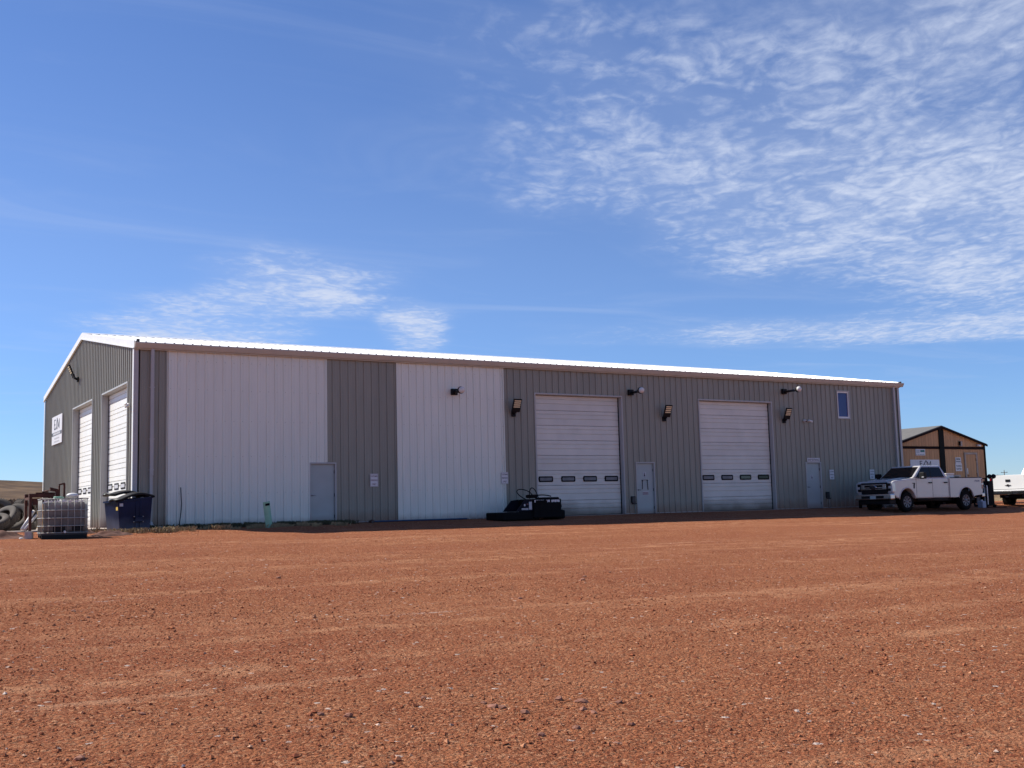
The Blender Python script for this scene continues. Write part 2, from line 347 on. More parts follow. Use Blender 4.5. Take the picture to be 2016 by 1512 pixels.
def np_mesh(name, v, f, m, parent=None, smooth=True):
    me = bpy.data.meshes.new(name); k = f.shape[1]
    me.vertices.add(len(v)); me.vertices.foreach_set('co', np.ascontiguousarray(v, dtype=np.float32).ravel())
    me.loops.add(f.size); me.loops.foreach_set('vertex_index', np.ascontiguousarray(f, dtype=np.int32).ravel())
    me.polygons.add(len(f)); me.polygons.foreach_set('loop_start', np.arange(0, f.size, k, dtype=np.int32))
    me.polygons.foreach_set('loop_total', np.full(len(f), k, np.int32)); me.polygons.foreach_set('use_smooth', np.full(len(f), smooth))
    me.update(calc_edges=True); me.materials.append(MATS[m] if isinstance(m, str) else m)
    o = bpy.data.objects.new(name, me); COL.objects.link(o)
    if parent: o.parent = parent
    return o
def gravel_material():
    mt = bpy.data.materials.new('scoria_gravel'); mt.use_nodes = True; nt = mt.node_tree; N = nt.nodes; L = nt.links
    b = N['Principled BSDF']; b.inputs['Roughness'].default_value = 1.0; b.inputs['Specular IOR Level'].default_value = 0.03
    tc = N.new('ShaderNodeTexCoord')
    def mp(sc, rot=0, loc=(0, 0, 0)):
        x = N.new('ShaderNodeMapping'); x.inputs['Scale'].default_value = sc; x.inputs['Rotation'].default_value = (0, 0, rot); x.inputs['Location'].default_value = loc
        L.new(tc.outputs['Object'], x.inputs[0]); return x.outputs[0]
    def noise(vec, sc, det=5, ro=0.6):
        x = N.new('ShaderNodeTexNoise'); x.inputs['Scale'].default_value = sc; x.inputs['Detail'].default_value = det; x.inputs['Roughness'].default_value = ro; L.new(vec, x.inputs['Vector']); return x.outputs['Fac']
    def rng_(v, a, b_, c=0.0, d=1.0):
        x = N.new('ShaderNodeMapRange'); x.interpolation_type = 'SMOOTHSTEP'; L.new(v, x.inputs[0])
        for i, q in enumerate((a, b_, c, d)): x.inputs[i+1].default_value = q
        return x.outputs[0]
    def mix(f, a, b_):
        x = N.new('ShaderNodeMix'); x.data_type = 'RGBA'
        if isinstance(f, float): x.inputs[0].default_value = f
        else: L.new(f, x.inputs[0])
        for i, q in ((6, a), (7, b_)):
            if isinstance(q, tuple): x.inputs[i].default_value = (*q, 1)
            else: L.new(q, x.inputs[i])
        return x.outputs[2]
    def mul(a, b_):
        x = N.new('ShaderNodeMath'); x.operation = 'MULTIPLY'
        for i, q in enumerate((a, b_)):
            if isinstance(q, (int, float)): x.inputs[i].default_value = q
            else: L.new(q, x.inputs[i])
        return x.outputs[0]
    flat = mp((1, 1, 1))
    vor = N.new('ShaderNodeTexVoronoi'); vor.inputs['Scale'].default_value = 30; L.new(flat, vor.inputs['Vector'])
    vs = N.new('ShaderNodeSeparateColor'); L.new(vor.outputs['Color'], vs.inputs[0])
    vor2 = N.new('ShaderNodeTexVoronoi'); vor2.inputs['Scale'].default_value = 75; L.new(flat, vor2.inputs['Vector'])
    vs2 = N.new('ShaderNodeSeparateColor'); L.new(vor2.outputs['Color'], vs2.inputs[0])
    c = mix(rng_(noise(flat, 0.22, 4), 0.35, 0.65), (0.360, 0.128, 0.062), (0.405, 0.158, 0.074))
    c = mix(mul(rng_(noise(flat, 1.1, 6), 0.45, 0.75), 0.55), c, (0.275, 0.088, 0.044))
    c = mix(mul(vs.outputs[0], 0.60), c, (0.20, 0.058, 0.030))
    c = mix(mul(rng_(vs.outputs[1], 0.78, 0.98), 0.65), c, (0.52, 0.265, 0.145))
    c = mix(mul(rng_(vs2.outputs[0], 0.50, 1.0), 0.65), c, (0.12, 0.034, 0.020))
    c = mix(mul(rng_(vs2.outputs[1], 0.80, 1.0), 0.5), c, (0.56, 0.30, 0.17))
    c = mix(mul(rng_(vs.outputs[2], 0.994, 0.998), 0.8), c, (0.62, 0.52, 0.45))
    # pale compacted wheel tracks and chalky scuffs
    tr = rng_(noise(mp((0.05, 0.9, 1), R(-11)), 1.0, 6, 0.62), 0.50, 0.70)
    brk = rng_(noise(flat, 2.3, 6, 0.7), 0.38, 0.62)
    c = mix(mul(mul(tr, brk), 0.78), c, (0.50, 0.240, 0.128))
    tr2 = rng_(noise(mp((0.11, 1.9, 1), R(-6), (3, 9, 0)), 1.0, 6, 0.65), 0.60, 0.76)
    c = mix(mul(mul(tr2, brk), 0.65), c, (0.56, 0.31, 0.185))
    sc = mul(rng_(noise(mp((0.5, 2.0, 1), R(-25), (1.7, 4.3, 0)), 0.85, 6, 0.66), 0.665, 0.74), rng_(noise(flat, 26, 3), 0.40, 0.62))
    c = mix(mul(sc, 0.8), c, (0.66, 0.55, 0.48))
    dk = rng_(noise(mp((0.10, 1.1, 1), R(-9), (8, 2, 0)), 1.0, 6, 0.6), 0.60, 0.78)
    c = mix(mul(dk, 0.45), c, (0.17, 0.052, 0.028))
    # apron soil next to the wall is the same gravel
    sp = N.new('ShaderNodeSeparateXYZ'); L.new(flat, sp.inputs[0])
    # dry grass beyond the yard
    gn = N.new('ShaderNodeMath'); gn.operation = 'MULTIPLY_ADD'; gn.inputs[1].default_value = 9.0; L.new(noise(flat, 0.16, 5), gn.inputs[0]); L.new(sp.outputs[1], gn.inputs[2])
    grass = rng_(gn.outputs[0], 18.5, 21.5)
    gc = mix(rng_(noise(flat, 0.35, 6), 0.35, 0.68), (0.33, 0.235, 0.130), (0.24, 0.160, 0.090))
    gc = mix(mul(rng_(noise(mp((0.02, 0.09, 1)), 1.0, 6), 0.45, 0.66), 0.8), gc, (0.18, 0.118, 0.072))
    c = mix(grass, c, gc)
    gain = N.new('ShaderNodeMix'); gain.data_type = 'RGBA'; gain.blend_type = 'MULTIPLY'; gain.inputs[0].default_value = 1.0; gain.clamp_result = False
    L.new(c, gain.inputs[6]); gain.inputs[7].default_value = (1.24, 1.27, 1.28, 1)
    L.new(gain.outputs[2], b.inputs['Base Color'])
    h1 = N.new('ShaderNodeMath'); h1.operation = 'MULTIPLY_ADD'; h1.inputs[1].default_value = -0.55; L.new(vor.outputs['Distance'], h1.inputs[0]); L.new(mul(noise(flat, 70, 4), 0.8), h1.inputs[2])
    h2 = N.new('ShaderNodeMath'); h2.operation = 'ADD'; L.new(h1.outputs[0], h2.inputs[0]); L.new(mul(noise(flat, 9, 6, 0.7), 1.3), h2.inputs[1])
    bp = N.new('ShaderNodeBump'); bp.inputs['Strength'].default_value = 1.0; bp.inputs['Distance'].default_value = 0.06; L.new(h2.outputs[0], bp.inputs['Height']); L.new(bp.outputs[0], b.inputs['Normal'])
    MATS['gravel'] = mt
gravel_material()
ground = tag(np_mesh('ground', gv, gf, 'gravel'), 'red scoria gravel yard with pale wheel tracks running into dry grassland', None, None, 'structure')

# loose stones (uncountable) : distorted octahedra
def stones(n, cx0, cx1, cy0, cy1, smin, smax, seed, weight=None):
    r = np.random.default_rng(seed); X = r.uniform(cx0, cx1, n); Y = r.uniform(cy0, cy1, n)
    if weight is not None:
        k = r.random(n) < weight(X, Y); X = X[k]; Y = Y[k]; n = len(X)
    s = smin*(smax/smin)**(r.random(n)**2.4)
    Z = ground_z(X, Y)+ground_detail(X, Y)+s*0.12
    base = np.array([(1, 0, 0), (0, 1, 0), (-1, 0, 0), (0, -1, 0), (0, 0, 1), (0, 0, -1)], float)
    v = base[None]*(0.55+0.75*r.random((n, 6, 1)))+r.normal(0, 0.16, (n, 6, 3))
    v[:, :, 2] *= 0.62
    a = r.uniform(0, 2*math.pi, n); ca, sa = np.cos(a)[:, None], np.sin(a)[:, None]
    x = v[:, :, 0]*ca-v[:, :, 1]*sa; y = v[:, :, 0]*sa+v[:, :, 1]*ca
    v = np.stack([x, y, v[:, :, 2]], 2)*(s[:, None, None]*0.6)
    v += np.stack([X, Y, Z], 1)[:, None, :]
    f = np.array([(0, 1, 4), (1, 2, 4), (2, 3, 4), (3, 0, 4), (1, 0, 5), (2, 1, 5), (3, 2, 5), (0, 3, 5)])
    F = (f[None]+(np.arange(n)*6)[:, None, None]).reshape(-1, 3)
    return v.reshape(-1, 3), F
def infront(X, Y):
    dx = X+8.17; dy = Y+37.11; return np.hypot(dx, dy)
def stone_material():
    mt = bpy.data.materials.new('scoria_stones'); mt.use_nodes = True; nt = mt.node_tree; N = nt.nodes; L = nt.links; b = N['Principled BSDF']; b.inputs['Roughness'].default_value = 1.0; b.inputs['Specular IOR Level'].default_value = 0.03
    g = N.new('ShaderNodeNewGeometry'); cr = N.new('ShaderNodeValToRGB'); L.new(g.outputs['Random Per Island'], cr.inputs[0]); e = cr.color_ramp.elements
    e[0].position = 0; e[0].color = (0.19, 0.062, 0.036, 1); e[1].position = 1.0; e[1].color = (0.60, 0.50, 0.42, 1)
    for p, c in ((0.35, (0.28, 0.096, 0.048)), (0.75, (0.38, 0.145, 0.072)), (0.93, (0.47, 0.235, 0.13)), (0.992, (0.50, 0.30, 0.20))):
        q = e.new(p); q.color = (*c, 1)
    L.new(cr.outputs[0], b.inputs['Base Color']); MATS['stones'] = mt
stone_material()
sv, sf = stones(330000, -14, 14, -35, -8, 0.009, 0.027, 21, lambda X, Y: np.clip(11.0/np.maximum(infront(X, Y), 3)**1.25, 0, 1)*(0.35+0.9*vnoise(X*0.8, Y*0.8, 31)))
sv2, sf2 = stones(9000, -11, 6, -33.5, -22, 0.016, 0.044, 22, lambda X, Y: sstep(0.50, 0.78, vnoise(X*0.55+4, Y*0.8+2, 33))*0.9+0.03)
tag(np_mesh('gravel', np.vstack([sv, sv2]), np.vstack([sf, sf2+len(sv)]), 'stones', smooth=False), 'loose broken red and tan scoria stones scattered over the yard', 'gravel', None, 'stuff')
# larger loose rocks, each its own piece of the ground
for i in range(34):
    if i < 16: x = random.gauss(-4.5, 0.55); y = random.gauss(-31.3, 0.40)
    else: x = random.uniform(-8.5, 4); y = random.uniform(-32, -20)
    s = random.uniform(0.018, 0.040); bm = bmesh.new(); bmesh.ops.create_icosphere(bm, subdivisions=1, radius=s)
    for v in bm.verts: v.co = Vector((v.co.x*random.uniform(0.7, 1.5), v.co.y*random.uniform(0.7, 1.3), v.co.z*random.uniform(0.3, 0.75)))
    rk = MB().bm(bm).build('rock', 'rock', ground, (x, y, gz(x, y)+float(ground_detail(np.array([x]), np.array([y]))[0])+s*0.18)); rk.rotation_euler = (random.uniform(-.3, .3), random.uniform(-.3, .3), random.uniform(0, 6.3))

# far hill on the left, brush line, poles
def hill_mesh():
    hx = np.linspace(-700, 330, 110); hy = np.linspace(330, 1500, 90); X, Y = np.meshgrid(hx, hy)
    base = ground_z(X, Y)
    ridge = 20.5*np.exp(-((X-10)/300)**2)*sstep(330, 720, Y)*(1-0.5*sstep(900, 1500, Y))
    ridge *= 1-0.20*sstep(60, 200, X)
    und = 5*(vnoise(X*0.012+3, Y*0.012, 41)-0.5)+2.2*(vnoise(X*0.04, Y*0.04, 42)-0.5)
    Z = base-1.5+sstep(330, 420, Y)*2.0+ridge+und*sstep(400, 600, Y)-14*sstep(400, 700, Y)*0.35
    f0 = (np.arange(89)[:, None]*110+np.arange(109)[None, :]).ravel(); F = np.stack([f0, f0+1, f0+111, f0+110], 1)
    mt = bpy.data.materials.new('dry_hill'); mt.use_nodes = True; nt = mt.node_tree; N = nt.nodes; L = nt.links; b = N['Principled BSDF']; b.inputs['Roughness'].default_value = 1; b.inputs['Specular IOR Level'].default_value = 0.1
    tc = N.new('ShaderNodeTexCoord'); mp = N.new('ShaderNodeMapping'); mp.inputs['Scale'].default_value = (0.025, 0.012, 0.10); L.new(tc.outputs['Object'], mp.inputs[0])
    n1 = N.new('ShaderNodeTexNoise'); n1.inputs['Scale'].default_value = 1.6; n1.inputs['Detail'].default_value = 9; n1.inputs['Roughness'].default_value = 0.65; L.new(mp.outputs[0], n1.inputs['Vector'])
    cr = N.new('ShaderNodeValToRGB'); L.new(n1.outputs['Fac'], cr.inputs[0]); e = cr.color_ramp.elements
    e[0].position = 0.34; e[0].color = (0.045, 0.030, 0.020, 1); e[1].position = 0.68; e[1].color = (0.165, 0.108, 0.062, 1); q = e.new(0.5); q.color = (0.098, 0.062, 0.036, 1)
    L.new(cr.outputs[0], b.inputs['Base Color']); MATS['hill'] = mt
    tag(np_mesh('hill', np.stack([X.ravel(), Y.ravel(), Z.ravel()], 1), F, 'hill'), 'low dry grassy hill behind the yard', None, None, 'structure')
hill_mesh()
def blades(spots, name, m, label, hmin, hmax, lean, w, cat, seed=3, parent=None):
    r = np.random.default_rng(seed); X, Y = spots; n = len(X); h = r.uniform(hmin, hmax, n); a = r.uniform(0, 2*math.pi, n); ln = r.uniform(0.1, 1, n)*lean*h
    Z = ground_z(X, Y)+ground_detail(X, Y); b = r.uniform(0, 2*math.pi, n)
    dx, dy = np.cos(b)*w, np.sin(b)*w; tx, ty = np.cos(a)*ln, np.sin(a)*ln
    v = np.stack([np.stack([X-dx, Y-dy, Z-0.02], 1), np.stack([X+dx, Y+dy, Z-0.02], 1), np.stack([X+tx*.4+dx*.7, Y+ty*.4+dy*.7, Z+h*.6], 1), np.stack([X+tx, Y+ty, Z+h*(1-0.25*lean)], 1)], 1).reshape(-1, 3)
    f = (np.array([(0, 1, 2), (0, 2, 3)])[None]+(np.arange(n)*4)[:, None, None]).reshape(-1, 3)
    return tag(np_mesh(name, v, f, m, parent, False), label, cat, None, 'stuff')
# weeds along the wall foot
def clump_spots(n, x0, x1, y0, y1, k, spread, seed):
    r = np.random.default_rng(seed); cx = r.uniform(x0, x1, k); cy = r.uniform(y0, y1, k); i = r.integers(0, k, n)
    return cx[i]+r.normal(0, spread, n), np.minimum(cy[i]+r.normal(0, spread*0.6, n), -0.06)
blades(clump_spots(7000, 0.0, 7.4, -0.75, -0.12, 70, 0.10, 5), 'weeds', 'weed', 'dark dry weeds growing along the foot of the white wall', 0.05, 0.20, 0.7, 0.004, 'weeds', 6)
blades(clump_spots(2600, -2.2, 5.0, -2.9, -1.0, 32, 0.10, 8), 'dry_grass', 'straw', 'straw coloured grass tufts on the soil lip by the dumpster', 0.06, 0.22, 0.8, 0.004, 'grass', 9)
blades(clump_spots(1500, 0.2, 6.5, -2.9, -0.4, 26, 0.09, 18), 'dead_grass', 'straw', 'scattered dead grass near the wall foot', 0.05, 0.16, 0.9, 0.004, 'grass', 19)
r_ = np.random.default_rng(77); bx = r_.uniform(-14, 34, 60000); by = 66+r_.normal(0, 5.0, 60000)
kk = vnoise(bx*0.35, by*0.25, 55) > 0.36; bx, by = bx[kk], by[kk]
blades((bx, by), 'scrub', 'scrub', 'band of brown leafless scrub at the foot of the hill', 0.3, 1.15, 0.7, 0.012, 'scrub', 12)
def pole(x, y, h, arm, label):
    e = empty('utility_pole', (x, y, gz(x, y)), 0, label, 'utility pole')
    MB().tube([(0, 0, -0.3), (0, 0, h)], 0.17, 8, radii=[0.19, 0.12]).build('pole', 'wood_pole', e)
    if arm:
        q = MB().beam((-1.1, 0.15, h-0.9), (1.1, 0.15, h-0.9), 0.14, 0.16).build('crossarm', 'wood_pole', e); q.rotation_euler.z = R(-45)
        for s in (-0.95, 0.0, 0.95):
            MB().lathe([(0.0, 0.0), (0.06, 0.0), (0.08, 0.12), (0.0, 0.24)], 8, 'z', (s*math.cos(R(-45))+0.1, s*math.sin(R(-45))+0.1, h-0.82)).build('insulator', 'ink_grey', e)
    return e

# ------------------------------------------------------------------ main shop building
LX, WY, EH, WT = 36.96, 18.29, 6.095, 5.90        # length, depth, roof edge height, wall top
RISE = 1.63; SL = RISE/(WY/2)
shop = empty('metal_shop_building', (0, 0, 0), 0, 'long grey and white ribbed metal shop building with white roof and overhead doors', 'building')
FT = 0.3048; RIB0 = 14.20
def profile(a, b, ph, h=0.032):
    """breakpoints (t, out) of ribbed sheet between a and b"""
    pts = []
    k0 = int(math.floor((a-ph)/FT))-1; k1 = int(math.ceil((b-ph)/FT))+1
    for k in range(k0, k1+1):
        c = ph+k*FT
        pts += [(c-0.034, 0.0), (c-0.016, h), (c+0.016, h), (c+0.034, 0.0)]
        for mm in (0.105, 0.200): pts += [(c+mm-0.016, 0.0), (c+mm-0.006, 0.0045), (c+mm+0.006, 0.0045), (c+mm+0.016, 0.0)]
    def val(t):
        for (p, q), (p2, q2) in zip(pts, pts[1:]):
            if p <= t <= p2: return q+(q2-q)*(t-p)/max(p2-p, 1e-9)
        return 0.0
    return [(a, val(a))]+[p for p in pts if a < p[0] < b]+[(b, val(b))]
def sheet(mb, a, b, zlo, zhi, ph, place, h=0.032):
    """vertical ribbed strip; zlo/zhi functions of t; place(t,out,z)->xyz"""
    pr = profile(a, b, ph, h); vs = []; n = len(pr)
    for t, o in pr: vs += [place(t, o, zlo(t)), place(t, o, zhi(t))]
    mb.add(vs, [(2*i, 2*i+2, 2*i+3, 2*i+1) for i in range(n-1)])
def cut_sheet(a, b, top, openings, ph, place):
    mb = MB(); cuts = sorted({a, b}|{v for o in openings for v in o[:2] if a < v < b})
    for c0, c1 in zip(cuts, cuts[1:]):
        if c1-c0 < 1e-4: continue
        mid = (c0+c1)/2; segs = [(0.0, None)]
        for (o0, o1, z0, z1) in openings:
            if o0 < mid < o1:
                new = []
                for (s0, s1) in segs:
                    if z0 > s0+1e-4: new.append((s0, z0))
                    new.append((z1, s1))
                segs = new
        for s0, s1 in segs:
            sheet(mb, c0, c1, lambda t, q=s0: q, (lambda t, q=s1: q) if s1 is not None else top, ph, place)
    return mb
# openings
ODA = (15.47, 19.72, 0.0, 4.87); ODB = (23.96, 28.26, 0.0, 4.87)
MD = [(5.98, 6.99, 0.0, 2.15), (20.36, 21.37, 0.0, 2.16), (30.26, 31.27, 0.0, 2.16)]
WIN = (32.61, 33.40, 4.27, 5.54)
front_open = [ODA, ODB]+MD+[WIN]
fplace = lambda t, o, z: (t, -o*1.18, z)
# structural wall behind the sheets
mb = MB(); xs = sorted({0.05, LX-0.05}|{v for o in front_open for v in o[:2]})
for c0, c1 in zip(xs, xs[1:]):
    mid = (c0+c1)/2; z = 0.0
    for o in front_open:
        if o[0] < mid < o[1]:
            if o[2] > 0.01: mb.box(c0, c1, 0.012, 0.20, 0.0, o[2])
            z = o[3]
    mb.box(c0, c1, 0.012, 0.20, z, WT)
fw_ = mb.build('front_wall', 'panel_grey', shop)
def front_sheets(a, b, n, m):
    for i in range(n):
        x0 = a+(b-a)*i/n; x1 = a+(b-a)*(i+1)/n
        cut_sheet(x0, x1, lambda t: WT, front_open, RIB0, fplace).build('wall_panel', m, fw_, fix=False)
front_sheets(0.02, 1.00, 1, 'panel_grey'); front_sheets(1.00, 6.63, 6, 'panel_white'); front_sheets(6.63, 9.41, 3, 'panel_grey')
front_sheets(9.41, 13.99, 5, 'panel_white'); front_sheets(13.99, LX-0.02, 25, 'panel_grey')
# rows of washer-head screws along the girts
mb = MB()
for k in range(-46, 75):
    xr = RIB0+k*FT+0.06
    if not 0.1 < xr < LX-0.1: continue
    for z in (0.12, 1.12, 2.35, 3.55, 4.60, 5.55):
        if any(o[0]-0.08 < xr < o[1]+0.08 and o[2]-0.06 < z < o[3]+0.08 for o in front_open): continue
        mb.box(xr-0.008, xr+0.008, -0.009, -0.001, z-0.008, z+0.008)
tag(mb.build('fasteners', 'galv', fw_, fix=False), kind='stuff')
# gable end wall facing -X
def rake(t): return WT+0.16+SL*min(t, WY-t)-0.12
GD = [(0.94, 5.07, 0.0, 4.85), (6.90, 10.91, 0.0, 4.85)]
gplace = lambda t, o, z: (-o, t, z)
mb = MB(); ys = [0.0, 0.94, 5.07, 6.90, WY/2, 10.91, WY]
for c0, c1 in zip(ys, ys[1:]):
    z0 = 4.85 if any(o[0] < (c0+c1)/2 < o[1] for o in GD) else 0.0
    za, zb = rake(c0)-0.01, rake(c1)-0.01
    mb.add([(0.012, c0, z0), (0.012, c1, z0), (0.012, c1, zb), (0.012, c0, za), (0.2, c0, z0), (0.2, c1, z0), (0.2, c1, zb), (0.2, c0, za)],
           [(0, 1, 2, 3), (7, 6, 5, 4), (0, 4, 5, 1), (1, 5, 6, 2), (2, 6, 7, 3), (3, 7, 4, 0)])
gw_ = mb.build('gable_wall', 'panel_grey', shop)
for i in range(20):
    cut_sheet(0.02+i*(WY-0.04)/20, 0.02+(i+1)*(WY-0.04)/20, rake, GD, 0.2, gplace).build('wall_panel', 'panel_grey', gw_, fix=False)
# hidden walls
MB().prism([(0, 0), (WY, 0), (WY, rake(WY)), (WY/2, rake(WY/2)), (0, rake(0))], LX-0.2, LX-0.012, 'x').build('end_wall', 'panel_grey', shop)
for i in range(20):
    mb = MB(); sheet(mb, 0.02+i*(WY-0.04)/20, 0.02+(i+1)*(WY-0.04)/20, lambda t: 0.0, rake, 0.2, lambda t, o, z: (LX+o, t, z)); mb.build('wall_panel', 'panel_grey', shop, fix=False)
MB().box(0.0, LX, WY-0.2, WY, 0, WT).build('rear_wall', 'panel_grey', shop)
MB().box(0.2, LX-0.2, 0.2, WY-0.2, -0.12, 0.004).build('floor_slab', 'concrete', shop)
# roof : ribbed sheets from eave to ridge
roof = MB().add([(-0.02, -0.12, EH-0.06), (LX+0.02, -0.12, EH-0.06), (LX+0.02, WY/2, EH-0.06+RISE), (-0.02, WY/2, EH-0.06+RISE), (LX+0.02, WY+0.12, EH-0.06), (-0.02, WY+0.12, EH-0.06)],
                [(0, 1, 2, 3), (3, 2, 4, 5)]).build('roof', 'roof_white', shop)
def roof_sheet(x0, x1, side):
    pr = profile(x0, x1, RIB0+0.13, 0.034); vs = []
    ya, yb = (-0.15, WY/2) if side == 0 else (WY+0.15, WY/2)
    for t, o in pr: vs += [(t, ya, EH-0.008+o), (t, yb, EH-0.008+RISE+o)]
    return MB().add(vs, [(2*i, 2*i+2, 2*i+3, 2*i+1) for i in range(len(pr)-1)])
nrs = 40
for i in range(nrs):
    for side in (0, 1):
        roof_sheet(-0.03+(LX+0.06)*i/nrs, -0.03+(LX+0.06)*(i+1)/nrs, side).build('roof_panel', 'roof_white', roof, fix=False)
# closure under the ribs at the eave, coloured dark to paint the shadow line
pr_ = profile(-0.02, LX+0.02, RIB0+0.13, 0.034); vs_ = []
for t_, o_ in pr_: vs_ += [(t_, -0.146, EH-0.10), (t_, -0.146, EH-0.011+o_)]
MB().add(vs_, [(2*i, 2*i+2, 2*i+3, 2*i+1) for i in range(len(pr_)-1)]).build('closure_shadow_strip', 'seam', roof, fix=False)
MB().prism([(WY/2-0.22, EH+RISE-0.008), (WY/2, EH+RISE+0.062), (WY/2+0.22, EH+RISE-0.008), (WY/2, EH+RISE+0.032)], -0.04, LX+0.04, 'x').build('ridge_cap', 'roof_white', roof)
# rake trim both gables
for xs_, xe_ in ((-0.075, -0.035), (LX+0.035, LX+0.075)):
    for y0_, y1_ in ((-0.16, WY/2), (WY+0.16, WY/2)):
        za = EH-0.02; zb = EH-0.02+RISE
        MB().add([(xs_, y0_, za-0.17), (xe_, y0_, za-0.17), (xe_, y0_, za+0.055), (xs_, y0_, za+0.055), (xs_, y1_, zb-0.17), (xe_, y1_, zb-0.17), (xe_, y1_, zb+0.055), (xs_, y1_, zb+0.055)],
                 [(0, 1, 2, 3), (7, 6, 5, 4), (0, 4, 5, 1), (1, 5, 6, 2), (2, 6, 7, 3), (3, 7, 4, 0)]).build('rake_trim', 'trim_white', roof)
        MB().add([(xs_-0.02, y0_, za-0.205), (xe_, y0_, za-0.205), (xe_, y0_, za-0.173), (xs_-0.02, y0_, za-0.173), (xs_-0.02, y1_, zb-0.205), (xe_, y1_, zb-0.205), (xe_, y1_, zb-0.173), (xs_-0.02, y1_, zb-0.173)],
                 [(0, 1, 2, 3), (7, 6, 5, 4), (0, 4, 5, 1), (1, 5, 6, 2), (2, 6, 7, 3), (3, 7, 4, 0)]).build('rake_bead', 'trim_white', roof)
# gutter
gp = [(-0.130, EH-0.205), (-0.19, EH-0.205), (-0.215, EH-0.165), (-0.275, EH-0.055), (-0.275, EH-0.02), (-0.262, EH-0.02), (-0.262, EH-0.055), (-0.205, EH-0.155), (-0.18, EH-0.185), (-0.130, EH-0.185)]
gut = MB().prism(gp, -0.05, LX+0.20, 'x').build('gutter', 'trim_tan', shop)
MB().prism([(p[0], p[1]) for p in [(-0.130, EH-0.205), (-0.215, EH-0.20), (-0.278, EH-0.055), (-0.278, EH-0.015), (-0.130, EH-0.015)]], -0.062, -0.05, 'x').build('gutter_end', 'trim_tan', gut)
MB().box(-0.04, LX+0.04, -0.126, -0.034, EH-0.245, EH-0.207).build('eave_trim', 'trim_tan', gut)
MB().bbox(0.0, 0.09, -0.23, -0.12, EH-0.015, EH+0.085, 0.015).build('gutter_corner_cap', 'metal_dark', gut)
MB().bbox(LX-0.02, LX+0.07, -0.23, -0.12, EH-0.015, EH+0.06, 0.015).build('gutter_corner_cap', 'metal_dark', gut)
for x in range(3, 37, 4): MB().box(x, x+0.02, -0.262, -0.13, EH-0.045, EH-0.03).build('gutter_strap', 'trim_tan', gut)
# corner and edge trims
MB().box(-0.041, 0.10, -0.052, -0.034, 0.0, WT-0.03).build('corner_trim', 'trim_grey', shop)
MB().box(-0.060, -0.042, -0.055, 0.10, 0.0, WT-0.03).build('corner_trim', 'trim_white', shop)
MB().box(LX-0.10, LX+0.05, -0.052, -0.036, 0.0, WT-0.03).build('corner_trim', 'trim_grey', shop)
MB().box(-0.058, -0.042, WY-0.10, WY+0.05, 0.0, WT-0.03).build('corner_trim', 'trim_white', shop)
for x, m in ((1.00, 'panel_grey'), (6.63, 'panel_white'), (9.41, 'panel_white'), (13.99, 'panel_white')):
    MB().box(x-0.022, x+0.022, -0.040, -0.005, 2.16 if x == 6.63 else 0.0, WT).build('joint_trim', m, fw_)
MB().box(-0.02, LX+0.02, -0.006, 0.011, -0.14, 0.02).build('base_sill', 'trim_grey', fw_)
for x0_, x1_ in ((0, 5.94), (7.03, 15.4), (19.8, 20.32), (21.41, 23.9), (28.33, 30.22), (31.31, LX)):
    MB().box(x0_, x1_, -0.030, -0.008, 0.006, 0.045).build('base_trim', 'trim_grey', fw_)
# downspouts
def downspout(x, zb):
    d = MB().bbox(x-0.055, x+0.055, -0.16, -0.062, zb, EH-0.19, 0.012).build('downspout', 'trim_grey', shop)
    for z in (4.6, 2.9, 1.9): MB().box(x-0.075, x+0.075, -0.165, -0.036, z, z+0.03).build('strap', 'trim_grey', d)
    return d
d1 = downspout(0.53, 1.72)
MB().bbox(0.485, 0.575, -0.125, -0.04, 0.16, 1.719, 0.01).build('leader', 'trim_grey', d1)
MB().tube([(0.53, -0.10, 0.20), (0.54, -0.16, 0.11), (0.62, -0.30, 0.045), (0.80, -0.48, 0.02)], 0.055, 10).build('elbow', 'pvc', d1)
d2 = downspout(36.52, 0.15)
MB().tube([(36.52, -0.11, 0.18), (36.52, -0.2, 0.08), (36.52, -0.4, 0.03)], 0.05, 8).build('elbow', 'trim_grey', d2)

